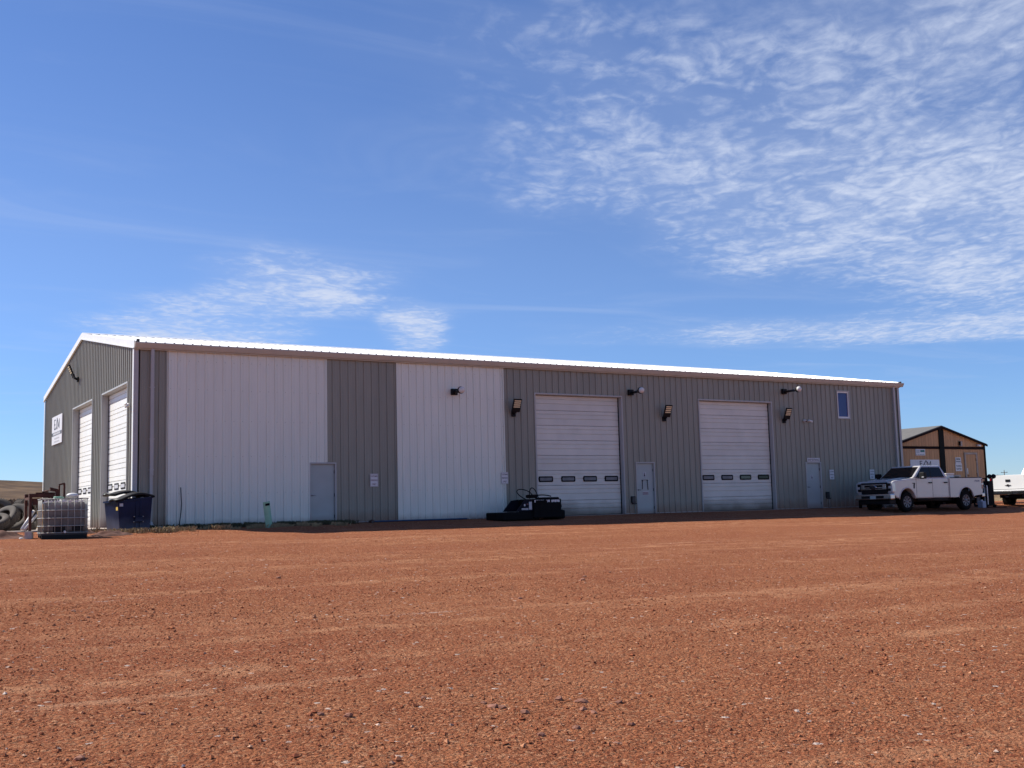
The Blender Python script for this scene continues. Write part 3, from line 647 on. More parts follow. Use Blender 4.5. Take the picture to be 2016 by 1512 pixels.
def overhead_door(x0, x1, H, rec, mat_, win, label, face='y', trim='trim_grey'):
    """sectional overhead door in wall-plane coordinates t along wall, d depth into the building"""
    P = (lambda t, d, z: (t, d, z)) if face == 'y' else (lambda t, d, z: (d, t, z))
    def bx(mb, t0, t1, d0, d1, z0, z1):
        vs = [P(t, d, z) for z in (z0, z1) for t, d in ((t0, d0), (t1, d0), (t1, d1), (t0, d1))]
        return mb.add(vs, [(0, 3, 2, 1), (4, 5, 6, 7), (0, 1, 5, 4), (1, 2, 6, 5), (2, 3, 7, 6), (3, 0, 4, 7)])
    D = MB(); bx(D, x0+0.01, x1-0.01, rec+0.04, rec+0.06, 0.0, H-0.01)
    D = D.build('overhead_door', 'seam', shop); tag(D, label)
    # face trims and jamb returns
    tr = MB(); bx(tr, x0-0.05, x1+0.05, -0.050, -0.005, H, H+0.055); tr.build('head_trim', trim, D)
    for a, b in ((x0-0.05, x0), (x1, x1+0.05)):
        tr = MB(); bx(tr, a, b, -0.047, -0.005, 0.0, H); tr.build('jamb_trim', trim, D)
    for a, b in ((x0, x0+0.012), (x1-0.012, x1)):
        tr = MB(); bx(tr, a, b, -0.004, rec+0.036, 0.0, H); tr.build('jamb', trim, D)
    tr = MB(); bx(tr, x0+0.013, x1-0.013, -0.004, rec+0.036, H-0.014, H-0.001); tr.build('head', trim, D)
    for a, b in ((x0+0.013, x0+0.055), (x1-0.055, x1-0.013)):
        tr = MB(); bx(tr, a, b, rec-0.012, rec+0.01, 0.0, H-0.015); tr.build('weather_seal', 'rubber_black', D)
    n = 8; hh = (H-0.05)/n; a, b = x0+0.03, x1-0.03
    for i in range(n):
        z0 = 0.03+i*hh; z1 = z0+hh
        # outer profile: joint, flat, groove, flat, groove, flat
        pr = [(z0+0.006, 0.012), (z0+0.012, 0.0), (z0+0.44*hh-0.017, 0.0), (z0+0.44*hh-0.012, 0.030), (z0+0.44*hh+0.012, 0.030), (z0+0.44*hh+0.017, 0.0),
              (z0+0.74*hh-0.017, 0.0), (z0+0.74*hh-0.012, 0.030), (z0+0.74*hh+0.012, 0.030), (z0+0.74*hh+0.017, 0.0), (z1-0.012, 0.0), (z1-0.004, 0.014), (z1, 0.034)]
        mb = MB(); vs = []
        for z, d in pr: vs += [P(a, rec+d, z), P(b, rec+d, z)]
        fs = [(2*k, 2*k+1, 2*k+3, 2*k+2) for k in range(len(pr)-1)]
        mb.add(vs, fs); bx(mb, a, b, rec+0.0345, rec+0.038, z0+0.004, z1)
        mb.build('door_section', mat_, D)
    bt = MB(); bx(bt, a, b, rec+0.004, rec+0.036, -0.02, 0.031); bt.build('bottom_seal', 'rubber_black', D)
    if win:
        zc = 0.03+2.42*hh+win.get('dz', 0); wl = 0.68; hw = 0.115; span = b-a
        for k in range(4):
            c = a+span*(0.115+0.257*k)
            def rr(w, h, r, d0, d1):
                pts = []
                for sx, sy, a0 in ((1, 1, 0), (-1, 1, 90), (-1, -1, 180), (1, -1, 270)):
                    for q in range(4):
                        an = R(a0+30*q); pts.append((c+sx*(w/2-r)+math.cos(an)*r, zc+sy*(h/2-r)+math.sin(an)*r))
                n_ = len(pts); m_ = MB(); vs = [P(p[0], d0, p[1]) for p in pts]+[P(p[0], d1, p[1]) for p in pts]
                m_.add(vs, [tuple(range(n_)), tuple(range(2*n_-1, n_-1, -1))]+[(i, i+n_, (i+1) % n_+n_, (i+1) % n_) for i in range(n_)]); return m_
            rr(wl, hw*2, 0.045, rec-0.014, rec+0.02).build('window_frame', 'rubber_black', D)
            rr(wl-0.115, hw*2-0.105, 0.02, rec-0.0185, rec-0.005).build('window_pane', win['mats'][k], D)
    return D
overhead_door(ODA[0], ODA[1], 4.87, 0.16, 'door_white', dict(mats=['door_glass']*4), 'white overhead door with four clear windows and muddy lower corner')
mat('door_glass_dim', (0.025, 0.027, 0.030), 0.10, 0, 0.25, 4, spec=0.5)
overhead_door(ODB[0], ODB[1], 4.87, 0.16, 'door_white', dict(mats=['door_glass', 'door_glass', 'door_glass_dim', 'glass_dark']), 'white overhead door whose right-hand windows are dark')
overhead_door(GD[0][0], GD[0][1], 4.85, 0.20, 'door_white_sunlit', dict(mats=['ink_lightgrey']*4), 'sunlit white overhead door in the gable end beside the corner', 'x', 'trim_grey')
overhead_door(GD[1][0], GD[1][1], 4.85, 0.20, 'door_white_sunlit', dict(mats=['ink_lightgrey']*4), 'sunlit white overhead door in the middle of the gable end', 'x', 'trim_grey')
def man_door(o, handle_m, label):
    x0, x1, _, H = o
    D = MB().box(x0+0.055, x1-0.055, 0.052, 0.095, 0.015, H-0.055).build('entry_door', 'door_grey', shop); tag(D, label)
    for a, b, z0, z1 in ((x0, x0+0.05, 0, H), (x1-0.05, x1, 0, H), (x0+0.05, x1-0.05, H-0.05, H)):
        MB().box(a, b, -0.036, 0.10, z0, z1).build('door_frame', 'trim_grey', D)
    MB().box(x0+0.05, x1-0.05, -0.02, 0.10, -0.03, 0.013).build('threshold', 'metal_dark', D)
    h = MB(); h.lathe([(0.0, 0.0), (0.033, 0.0), (0.033, -0.02), (0.0, -0.02)], 12, 'y', (x0+0.115, 0.05, 1.0)); h.tube([(x0+0.115, 0.04, 1.0), (x0+0.115, -0.02, 1.0), (x0+0.235, -0.02, 0.99)], 0.011, 8)
    h.build('lever_handle', handle_m, D)
    for z in (0.25, 1.0, 1.82): MB().box(x1-0.066, x1-0.040, 0.03, 0.053, z-0.06, z+0.06).build('hinge', 'metal_dark', D)
    return D
man_door(MD[0], 'steel', 'grey blue steel door set between the white and grey wall bays'); man_door(MD[1], 'metal_dark', 'grey blue steel door with black hooked bar'); man_door(MD[2], 'plastic_black', 'grey blue steel shop entrance door')
# upper window
Wn = MB().box(WIN[0]+0.06, WIN[1]-0.06, 0.03, 0.04, WIN[2]+0.06, WIN[3]-0.06).build('window', 'glass_sky_tint', shop)
for a, b, z0, z1 in ((WIN[0], WIN[0]+0.062, WIN[2], WIN[3]), (WIN[1]-0.062, WIN[1], WIN[2], WIN[3]), (WIN[0]+0.062, WIN[1]-0.062, WIN[3]-0.062, WIN[3]), (WIN[0]+0.062, WIN[1]-0.062, WIN[2], WIN[2]+0.062)):
    MB().box(a, b, -0.02, 0.05, z0, z1).build('window_frame', 'trim_white', Wn)
MB().box(WIN[0]-0.04, WIN[1]+0.04, -0.055, -0.021, WIN[3]+0.002, WIN[3]+0.05).build('window_head', 'trim_grey', Wn)
MB().box(WIN[0]-0.04, WIN[1]+0.04, -0.055, -0.021, WIN[2]-0.05, WIN[2]-0.002).build('window_sill', 'trim_grey', Wn)
for a, b in ((WIN[0]-0.04, WIN[0]-0.001), (WIN[1]+0.001, WIN[1]+0.04)): MB().box(a, b, -0.05, -0.021, WIN[2], WIN[3]).build('window_casing', 'trim_grey', Wn)

# ------------------------------------------------------------------ things fixed to the walls
def globe_lamp(x, z, ln, label):
    e = empty('wall_lamp', (x, -0.034, z), 0, label, 'lamp', 'globe lamps along the front wall')
    MB().bbox(-0.13, 0.13, -0.11, 0, -0.12, 0.12, 0.02).build('wall_box', 'plastic_black', e)
    MB().tube([(0.02, -0.10, -0.02), (0.02, -ln, 0.0)], 0.055, 12).build('arm', 'metal_dark', e)
    MB().lathe([(0.0, -0.02), (0.10, -0.02), (0.135, 0.0), (0.14, -0.05), (0.12, -0.08)], 16, 'y', (0.02, -ln, 0.02)).build('collar', 'plastic_black', e)
    MB().sphere((0.02, -ln-0.10, 0.02), 0.125).build('globe', 'globe', e)
globe_lamp(11.78, 4.83, 0.52, 'black wall lamp with round globe mounted on the white wall')
globe_lamp(20.20, 5.08, 0.66, 'black globe wall lamp on a mid length arm above the hooked bar door')
globe_lamp(29.08, 5.41, 0.86, 'black globe wall lamp on a long arm near the shop entrance')
def flood(x, z, label, loc=None, rz=0):
    e = empty('flood_light', loc or (x, -0.034, z), rz, label, 'flood light', 'flat LED flood lights on the building')
    MB().bbox(-0.09, 0.09, -0.05, 0, -0.14, 0.06, 0.01).build('bracket', 'plastic_black', e)
    MB().tube([(0, -0.04, -0.03), (0, -0.16, 0.02)], 0.05, 10).build('arm', 'plastic_black', e)

    hd = MB().bbox(-0.185, 0.185, -0.03, 0.03, 0.0, 0.54, 0.02).build('head', 'plastic_black', e, (0, -0.17, 0.03)); hd.rotation_euler = (R(23), 0, 0)

    for k in range(4): MB().box(-0.145, 0.145, -0.036, -0.026, 0.195+k*0.082, 0.243+k*0.082).build('led_strip', 'led', hd)
    return e
flood(14.42, 4.08, 'black flood light with four yellow strips between white bay and overhead door')
flood(21.97, 4.04, 'black flood light with four yellow strips between the two overhead doors')
flood(29.02, 4.09, 'black flood light with four yellow strips near the small white security cameras')
flood(0, 0, 'black flood light high on the sunlit gable end', (-0.034, 9.9, 6.02), R(-90))
def bullet_cam(loc, yaw, label, group=None):
    e = empty('security_camera', loc, 0, label, 'camera', group)
    MB().lathe([(0.0, 0.0), (0.065, 0.0), (0.065, -0.035), (0.0, -0.04)], 14, 'y').build('mount', 'trim_white', e)
    d = Vector((math.sin(yaw), -math.cos(yaw), -0.35)).normalized(); p = Vector((0, -0.07, 0.0))
    MB().tube([(0, -0.03, 0), p], 0.018, 8).build('stem', 'trim_white', e)
    b = MB().tube([p-d*0.05, p+d*0.13], 0.045, 12).build('barrel', 'trim_white', e)
    MB().tube([p+d*0.128, p+d*0.137], 0.036, 12).build('lens', 'glass_dark', b)
bullet_cam((30.33, -0.034, 4.08), R(-30), 'small white security camera beside the window aimed along the wall to the flood light')
bullet_cam((30.62, -0.034, 4.08), R(55), 'small white security camera beside the window aimed away from the flood light')
e = empty('security_camera', (-0.058, 0.55, 4.07), 0, 'white security camera with two heads on the sunlit gable edge', 'camera')
MB().lathe([(0.0, 0.0), (0.07, 0.0), (0.07, -0.05), (0.0, -0.06)], 12, 'x').build('mount', 'trim_white', e)
for s in (-1, 1):
    MB().tube([(-0.03, 0, 0), (-0.08, 0.01*s, 0.05*s), (-0.12, 0.07*s, 0.05*s-0.02)], 0.034, 10).build('barrel', 'trim_white', e)

def sign_front(name, x0, x1, z0, z1, label, lines, group=None, ink='ink_red', tilt=0, back='sign_white', border=None, y=-0.037, weights=None):
    w, h = x1-x0, z1-z0; e = empty(name, ((x0+x1)/2, y, (z0+z1)/2), 0, label, 'sign', group); e.rotation_euler = (0, R(tilt), 0)
    MB().bbox(-w/2, w/2, -0.010, 0, -h/2, h/2, 0.004).build('panel', back, e)
    if border:
        for a, b, c, d in ((-w/2+.012, w/2-.012, h/2-.02, h/2-.012), (-w/2+.012, w/2-.012, -h/2+.012, -h/2+.02), (-w/2+.012, -w/2+.02, -h/2+.02, h/2-.02), (w/2-.02, w/2-.012, -h/2+.02, h/2-.02)):
            MB().box(a, b, -0.0125, -0.0095, c, d).build('border', border, e)
    n = len(lines)
    for i, (t, fw2, fh) in enumerate(lines):
        zc = h/2-h*(i+0.5)/n*0.92-h*0.04
        text_mb(t, w*fw2, h*fh, 0.0135, (0, 0, zc), (1, 0, 0), (0, 0, 1), 0.012).build('lettering', ink, e, fix=False)
    return e
cp = [('CUSTOMER', 0.84, 0.125), ('PARKING', 0.80, 0.125), ('ONLY', 0.52, 0.14)]
sign_front('parking_sign', 8.28, 8.60, 1.27, 1.74, 'small white customer parking sign with red letters on the grey bay', cp, border='ink_red')
sign_front('parking_sign', 13.80, 14.11, 1.32, 1.77, 'small white customer parking sign on the seam of the second white bay', cp, ink='ink_dark', border='ink_grey')
sign_front('parking_sign', 31.79, 32.09, 1.34, 1.79, 'small white customer parking sign right of the shop entrance', cp, ink='ink_dark')
sign_front('parking_sign', 34.54, 34.87, 1.34, 1.79, 'small white customer parking sign partly behind the pickup hood', cp, ink='ink_dark')
sign_front('entrance_sign', 30.36, 31.18, 2.175, 2.345, 'narrow white sign reading SHOP ENTRANCE above a door', [('SHOP ENTRANCE', 0.92, 0.60)], ink='ink_dark', y=-0.05)
def picto(xc, zc, label, yy):
    e = empty('door_sign', (xc, yy, zc), 0, label, 'sign')
    MB().box(-0.075, 0.075, -0.006, 0, -0.115, 0.115).build('panel', 'ink_lightgrey', e)
    p = MB(); p.lathe([(0, -0.0085), (0.020, -0.0085)], 12, 'y', (0, 0, 0.075)); p.add([(-0.014, -0.0085, 0.05), (0.014, -0.0085, 0.05), (0.045, -0.0085, -0.055), (-0.045, -0.0085, -0.055)], [(0, 1, 2, 3)]); p.add([(-0.05, -0.0085, -0.095), (0.05, -0.0085, -0.095), (0.05, -0.0085, -0.08), (-0.05, -0.0085, -0.08)], [(0, 1, 2, 3)])
    p.build('pictogram', 'ink_dark', e)
picto(20.86, 1.62, 'small pale warning plate with figure above the black hooked bar', 0.050)
picto(30.70, 1.45, 'small pale warning plate with figure on the shop entrance door', 0.050)
e = empty('hooked_bar', (20.86, 0.05, 1.2), 0, 'black square hooked bar hung on the grey blue door', 'bar')
MB().tube([(-0.155, -0.02, -0.17), (-0.135, -0.02, -0.14), (-0.13, -0.02, 0.21), (0.13, -0.02, 0.21), (0.15, -0.02, -0.16), (0.155, -0.02, -0.20)], 0.014, 6).build('bar', 'metal_dark', e)
MB().box(-0.15, -0.11, -0.03, 0, 0.15, 0.22).build('clip', 'metal_dark', e); MB().box(0.11, 0.16, -0.03, 0, 0.17, 0.22).build('clip', 'metal_dark', e)
e = empty('notice_plate', (20.88, 0.05, 0.86), 0, 'small reddish notice plate below the hooked bar on the door', 'sign')
MB().box(-0.16, 0.16, -0.006, 0, -0.07, 0.07).build('panel', 'ink_lightgrey', e); MB().box(-0.15, 0.15, -0.009, -0.0055, 0.005, 0.03).build('stripe', 'ink_red', e); MB().box(-0.15, 0.15, -0.009, -0.0055, -0.055, -0.02).build('stripe', 'ink_red', e)
def ebox(x, z, label):
    e = empty('electrical_box', (x, -0.034, z), 0, label, 'electrical box')
    MB().bbox(-0.09, 0.09, -0.09, 0, -0.14, 0.14, 0.012).build('box', 'metal_dark', e)
    MB().bbox(-0.07, 0.12, -0.13, -0.02, -0.19, -0.145, 0.01).build('cover', 'metal_dark', e)
    MB().tube([(0.09, -0.05, -0.19), (0.09, -0.05, -z+0.01)], 0.014, 6).build('conduit', 'galv', e)
ebox(20.14, 0.60, 'grey electrical box on the wall left of the hooked bar door'); ebox(31.55, 0.62, 'dark electrical box on the wall below the sign beside the shop entrance')
# big company sign on the gable end  (faces -X, reads towards -Y)
def logo(ox, oy, oz, ax, w, h, parent, nrm, m='ink_dark'):
    """E, a peaked roof stroke with small a, M"""
    ax = Vector(ax); az = Vector((0, 0, 1)); O = Vector((ox, oy, oz)); nr = Vector(nrm)
    def poly(pts): return MB().add([O+ax*(p[0]*w)+az*(p[1]*h)+nr for p in pts], [tuple(range(len(pts)))])
    t = 0.065
    q = MB()
    for pts in ([(-.5, -.5), (-.5+t, -.5), (-.5+t, .42), (-.5, .42)], [(-.5+t, .30), (-.26, .30), (-.26, .42), (-.5+t, .42)], [(-.5+t, -.10), (-.30, -.10), (-.30, .02), (-.5+t, .02)], [(-.5+t, -.5), (-.26, -.5), (-.26, -.38), (-.5+t, -.38)],
                [(-.24, -.48), (-.15, -.48), (.095, .50), (.03, .50)], [(.03, .50), (.095, .50), (.17, .12), (.115, .12)],
                [(-.08, -.5), (.02, -.5), (.0, -.28), (-.05, -.28)],
                [(.12, -.5), (.18, -.5), (.18, .30), (.12, .30)], [(.18, .30), (.12, .30), (.29, -.38), (.34, -.38)], [(.29, -.38), (.34, -.38), (.50, .36), (.45, .36)], [(.44, -.5), (.5, -.5), (.5, .36), (.44, .36)]):
        q.add([O+ax*(p[0]*w)+az*(p[1]*h)+nr for p in pts], [tuple(range(len(pts)))])
    return q.build('logo', m, parent, fix=False)
e = empty('company_sign', (-0.045, 14.6, 4.30), 0, 'large white company sign with dark logo on the sunlit gable end', 'sign')
MB().box(-0.03, 0, -1.28, 1.28, -0.62, 0.62).build('panel', 'sign_white', e)
logo(0, 0, 0.27, (0, -1, 0), 1.35, 0.50, e, (-0.034, 0, 0))
MB().box(-0.036, -0.029, -1.24, 1.24, -0.24, -0.09).build('band', 'ink_grey', e)
for s in (-1.13, 1.13): MB().box(-0.039, -0.0355, s-0.08, s+0.08, -0.235, -0.095).build('band_mark', 'ink_dark', e)
for r__ in range(2):
    for k in range(9): MB().box(-0.034, -0.029, -0.62+k*0.14, -0.62+k*0.14+0.10, -0.40-r__*0.14, -0.34-r__*0.14).build('lettering', 'ink_lightgrey', e)
for k in range(11): MB().box(-0.0395, -0.0355, -0.85+k*0.16, -0.85+k*0.16+0.10, -0.20, -0.13).build('lettering', 'sign_white', e)

# ------------------------------------------------------------------ tan office shed beyond the shop
SX, SY, SZ = 42.62, 2.0, 0.30; HWd = 3.62; SE, SR = 2.90, 3.83
shed = empty('office_shed', (SX, SY, SZ), 0, 'small tan panelled office shed with brown trim and grey roof', 'building')
sw = MB().prism([(-HWd, 0), (HWd, 0), (HWd, SE), (0, SR), (-HWd, SE)], 0.03, 9.0).build('wall', 'tan_siding', shed)
nb = 36
for i in range(nb):
    x0 = -HWd+0.01+i*(2*HWd-0.02)/nb; x1 = x0+(2*HWd-0.02)/nb-0.012
    tp = lambda x: SE+(SR-SE)*(1-abs(x)/HWd)-0.02
    segs = [(0.0, 2.64, 2.64), (2.80, tp(x0), tp(x1))]
    for z0, za, zb in segs:
        if za <= z0: continue
        MB().add([(x0, 0.0, z0), (x1, 0.0, z0), (x1, 0.0, zb), (x0, 0.0, za), (x0, 0.029, z0), (x1, 0.029, z0), (x1, 0.029, zb), (x0, 0.029, za)], [(0, 1, 2, 3), (7, 6, 5, 4), (0, 4, 5, 1), (1, 5, 6, 2), (2, 6, 7, 3), (3, 7, 4, 0)]).build('siding_board', 'tan_siding', sw)
MB().box(-HWd, HWd, -0.02, 0.028, 2.655, 2.785).build('belt_trim', 'brown_trim', shed)
MB().box(-0.20, 0.20, -0.05, -0.022, 0.0, SR-0.10).build('centre_post', 'shed_post', shed)
for s in (-1, 1):
    MB().box(s*HWd-0.06, s*HWd+0.06, -0.03, 0.10, 0.0, SE).build('corner_trim', 'brown_trim', shed)
    zz = lambda x, o: SE+(SR-SE)*(1-abs(x)/HWd)+o
    a, b = s*(HWd+0.12), 0.0
    MB().add([(a, -0.10, zz(a, 0.0)), (b, -0.10, zz(b, 0.0)), (b, -0.10, zz(b, .09)), (a, -0.10, zz(a, .09)), (a, 9.2, zz(a, 0.0)), (b, 9.2, zz(b, 0.0)), (b, 9.2, zz(b, .09)), (a, 9.2, zz(a, .09))],
             [(0, 1, 2, 3), (7, 6, 5, 4), (0, 4, 5, 1), (1, 5, 6, 2), (2, 6, 7, 3), (3, 7, 4, 0)]).build('roof', 'shed_roof', shed)
    MB().add([(a, -0.16, zz(a, -.06)), (b, -0.16, zz(b, -.06)), (b, -0.16, zz(b, .05)), (a, -0.16, zz(a, .05)), (a, -0.103, zz(a, -.06)), (b, -0.103, zz(b, -.06)), (b, -0.103, zz(b, .05)), (a, -0.103, zz(a, .05))],
             [(0, 1, 2, 3), (7, 6, 5, 4), (0, 4, 5, 1), (1, 5, 6, 2), (2, 6, 7, 3), (3, 7, 4, 0)]).build('rake_board', 'brown_trim', shed)
D = MB().box(1.94, 2.80, -0.025, -0.003, 0.0, 2.35).build('door', 'tan_siding', shed)
for a, b, z0, z1 in ((1.82, 1.935, 0, 2.36), (2.805, 2.92, 0, 2.36), (1.82, 2.92, 2.365, 2.47)): MB().box(a, b, -0.055, -0.002, z0, z1).build('door_frame', 'concrete', D)
MB().box(1.97, 2.03, -0.06, -0.026, 1.30, 1.62).build('lock_plate', 'pvc', D); MB().tube([(2.0, -0.03, 1.20), (2.0, -0.09, 1.20), (2.1, -0.09, 1.20)], 0.015, 6).build('lever_handle', 'metal_dark', D)
for z in (0.4, 1.2, 2.0): MB().box(2.785, 2.815, -0.045, -0.026, z, z+0.16).build('hinge', 'brown_trim', D)
for x in (-3.0, 0, 3.0): MB().box(x-0.12, x+0.12, 0.05, 8.9, -0.42, -0.002).build('skid', 'brown_trim', shed)
e = empty('porch_light', (SX+1.53, SY-0.01, SZ+2.92), 0, 'small tan porch light above the belt trim of the tan shed', 'lamp'); MB().bbox(-0.06, 0.06, -0.14, 0, -0.12, 0.16, 0.015).build('housing', 'concrete', e); MB().box(-0.10, -0.062, -0.10, 0, -0.05, 0.15).build('photocell', 'brown_trim', e)
e = empty('security_camera', (SX+2.95, SY-0.01, SZ+2.86), 0, 'white security camera near the right eave of the tan shed', 'camera'); MB().bbox(-0.05, 0.05, -0.08, 0, -0.05, 0.06, 0.01).build('mount', 'concrete', e); MB().tube([(0.0, -0.06, 0.02), (0.2, -0.14, -0.02)], 0.055, 8).build('barrel', 'trim_white', e)
# shed signs
def ssign(x0, x1, z0, z1, label): 
    e = empty('shed_sign', (SX+(x0+x1)/2, SY-0.006, SZ+(z0+z1)/2), 0, label, 'sign'); w = x1-x0; h = z1-z0
    MB().box(-w/2, w/2, -0.02, 0, -h/2, h/2).build('panel', 'sign_white', e); return e, w, h
e, w, h = ssign(-2.14, -1.38, 2.30, 2.64, 'white sign with a green word block under the belt trim of the tan shed')
MB().box(0.0, 0.33, -0.024, -0.0195, 0.01, 0.12).build('green_block', 'ink_green', e)
for k in range(5): MB().box(-0.35+k*0.14, -0.35+k*0.14+0.10, -0.023, -0.0195, -0.145, -0.115).build('lettering', 'ink_grey', e)
MB().box(-0.34, -0.06, -0.023, -0.0195, -0.05, 0.12).build('picture_block', 'ink_lightgrey', e)
e, w, h = ssign(-2.61, -0.29, 1.10, 2.08, 'wide white company sign with black logo on the tan shed')
logo(0.03, 0, 0.30, (1, 0, 0), 0.90, 0.30, e, (0, -0.0235, 0))
for k in range(9): MB().box(-0.8+k*0.18, -0.8+k*0.18+0.13, -0.023, -0.0195, -0.25, -0.15).build('lettering', 'ink_grey', e)
e, w, h = ssign(1.07, 1.53, 1.885, 2.20, 'white sign with dark lines directly above the training center sign')
for k in range(6): MB().box(-0.18+k*0.06, -0.18+k*0.06+0.05, -0.023, -0.0195, 0.035, 0.105).build('lettering', 'ink_dark', e)
for k in range(6): MB().box(-0.19+k*0.064, -0.19+k*0.064+0.052, -0.023, -0.0195, -0.10, -0.02).build('lettering', 'ink_grey', e)
e, w, h = ssign(1.04, 1.58, 1.46, 1.88, 'white sign reading TRAINING CENTER on the tan shed')
text_mb('TRAINING', 0.46, 0.10, 0.0225, (0, 0, 0.07), bold=.015).build('lettering', 'ink_dark', e, fix=False)
text_mb('CENTER', 0.42, 0.10, 0.0225, (0, 0, -0.09), bold=.015).build('lettering', 'ink_dark', e, fix=False)

# ------------------------------------------------------------------ pickups
def wheel(parent, x, y, r, side):
    w = 0.27; y0, y1 = y-w/2, y+w/2
    T = MB().lathe([(r*0.60, y0+0.015), (r*0.72, y0), (r*0.90, y0+0.004), (r*0.975, y0+0.03), (r, y0+0.06), (r, y1-0.06), (r*0.975, y1-0.03), (r*0.90, y1-0.004), (r*0.72, y1), (r*0.60, y1-0.015)], 32, 'y', (x, 0, r)).build('tyre', 'tyre_clean', parent)
    tr = MB()
    for k in range(30):
        a = 2*math.pi*k/30; c = Vector((x+math.cos(a)*r, 0, r+math.sin(a)*r)); t = Vector((-math.sin(a), 0, math.cos(a)))
        for q, sh in ((-0.085, 0), (0.0, .5), (0.085, 0)):
            p = c+t*(sh*2*math.pi*r/30); tr.beam(p+Vector((0, y+q-0.035, 0)), p+Vector((0, y+q+0.035, 0)), 0.05, 0.022, up=(p-Vector((x, 0, r))))
    tag(tr.build('tread', 'tyre_clean', T), kind='stuff')
    yo = y0+0.012 if side < 0 else y1-0.012; s = 1 if side < 0 else -1
    rim = MB().lathe([(r*0.62, yo), (r*0.60, yo+s*0.01), (r*0.52, yo+s*0.05), (r*0.50, yo+s*0.12), (0.0, yo+s*0.13)], 32, 'y', (x, 0, r)).build('rim', 'metal_dark', parent)
    sp = MB()
    for k in range(8):
        a = 2*math.pi*(k+.5)/8
        for da in (-0.10, 0.10):
            sp.beam((x+math.cos(a)*r*0.12, yo+s*0.035, r+math.sin(a)*r*0.12), (x+math.cos(a+da)*r*0.57, yo+s*0.012, r+math.sin(a+da)*r*0.57), 0.030, 0.03, up=(0, 1, 0))
    sp.lathe([(r*0.575, yo+s*0.03), (r*0.575, yo-s*0.001), (r*0.615, yo-s*0.001), (r*0.615, yo+s*0.02)], 32, 'y', (x, 0, r))
    sp.lathe([(0.0, yo-s*0.015), (r*0.13, yo-s*0.015), (r*0.17, yo+s*0.02), (r*0.17, yo+s*0.06)], 16, 'y', (x, 0, r)); sp.build('spokes', 'rim', rim)
def arch(cx, cz, r, a0, a1, n=9): return [(cx+r*math.cos(R(a0+(a1-a0)*i/n)), cz+r*math.sin(R(a0+(a1-a0)*i/n))) for i in range(n+1)]
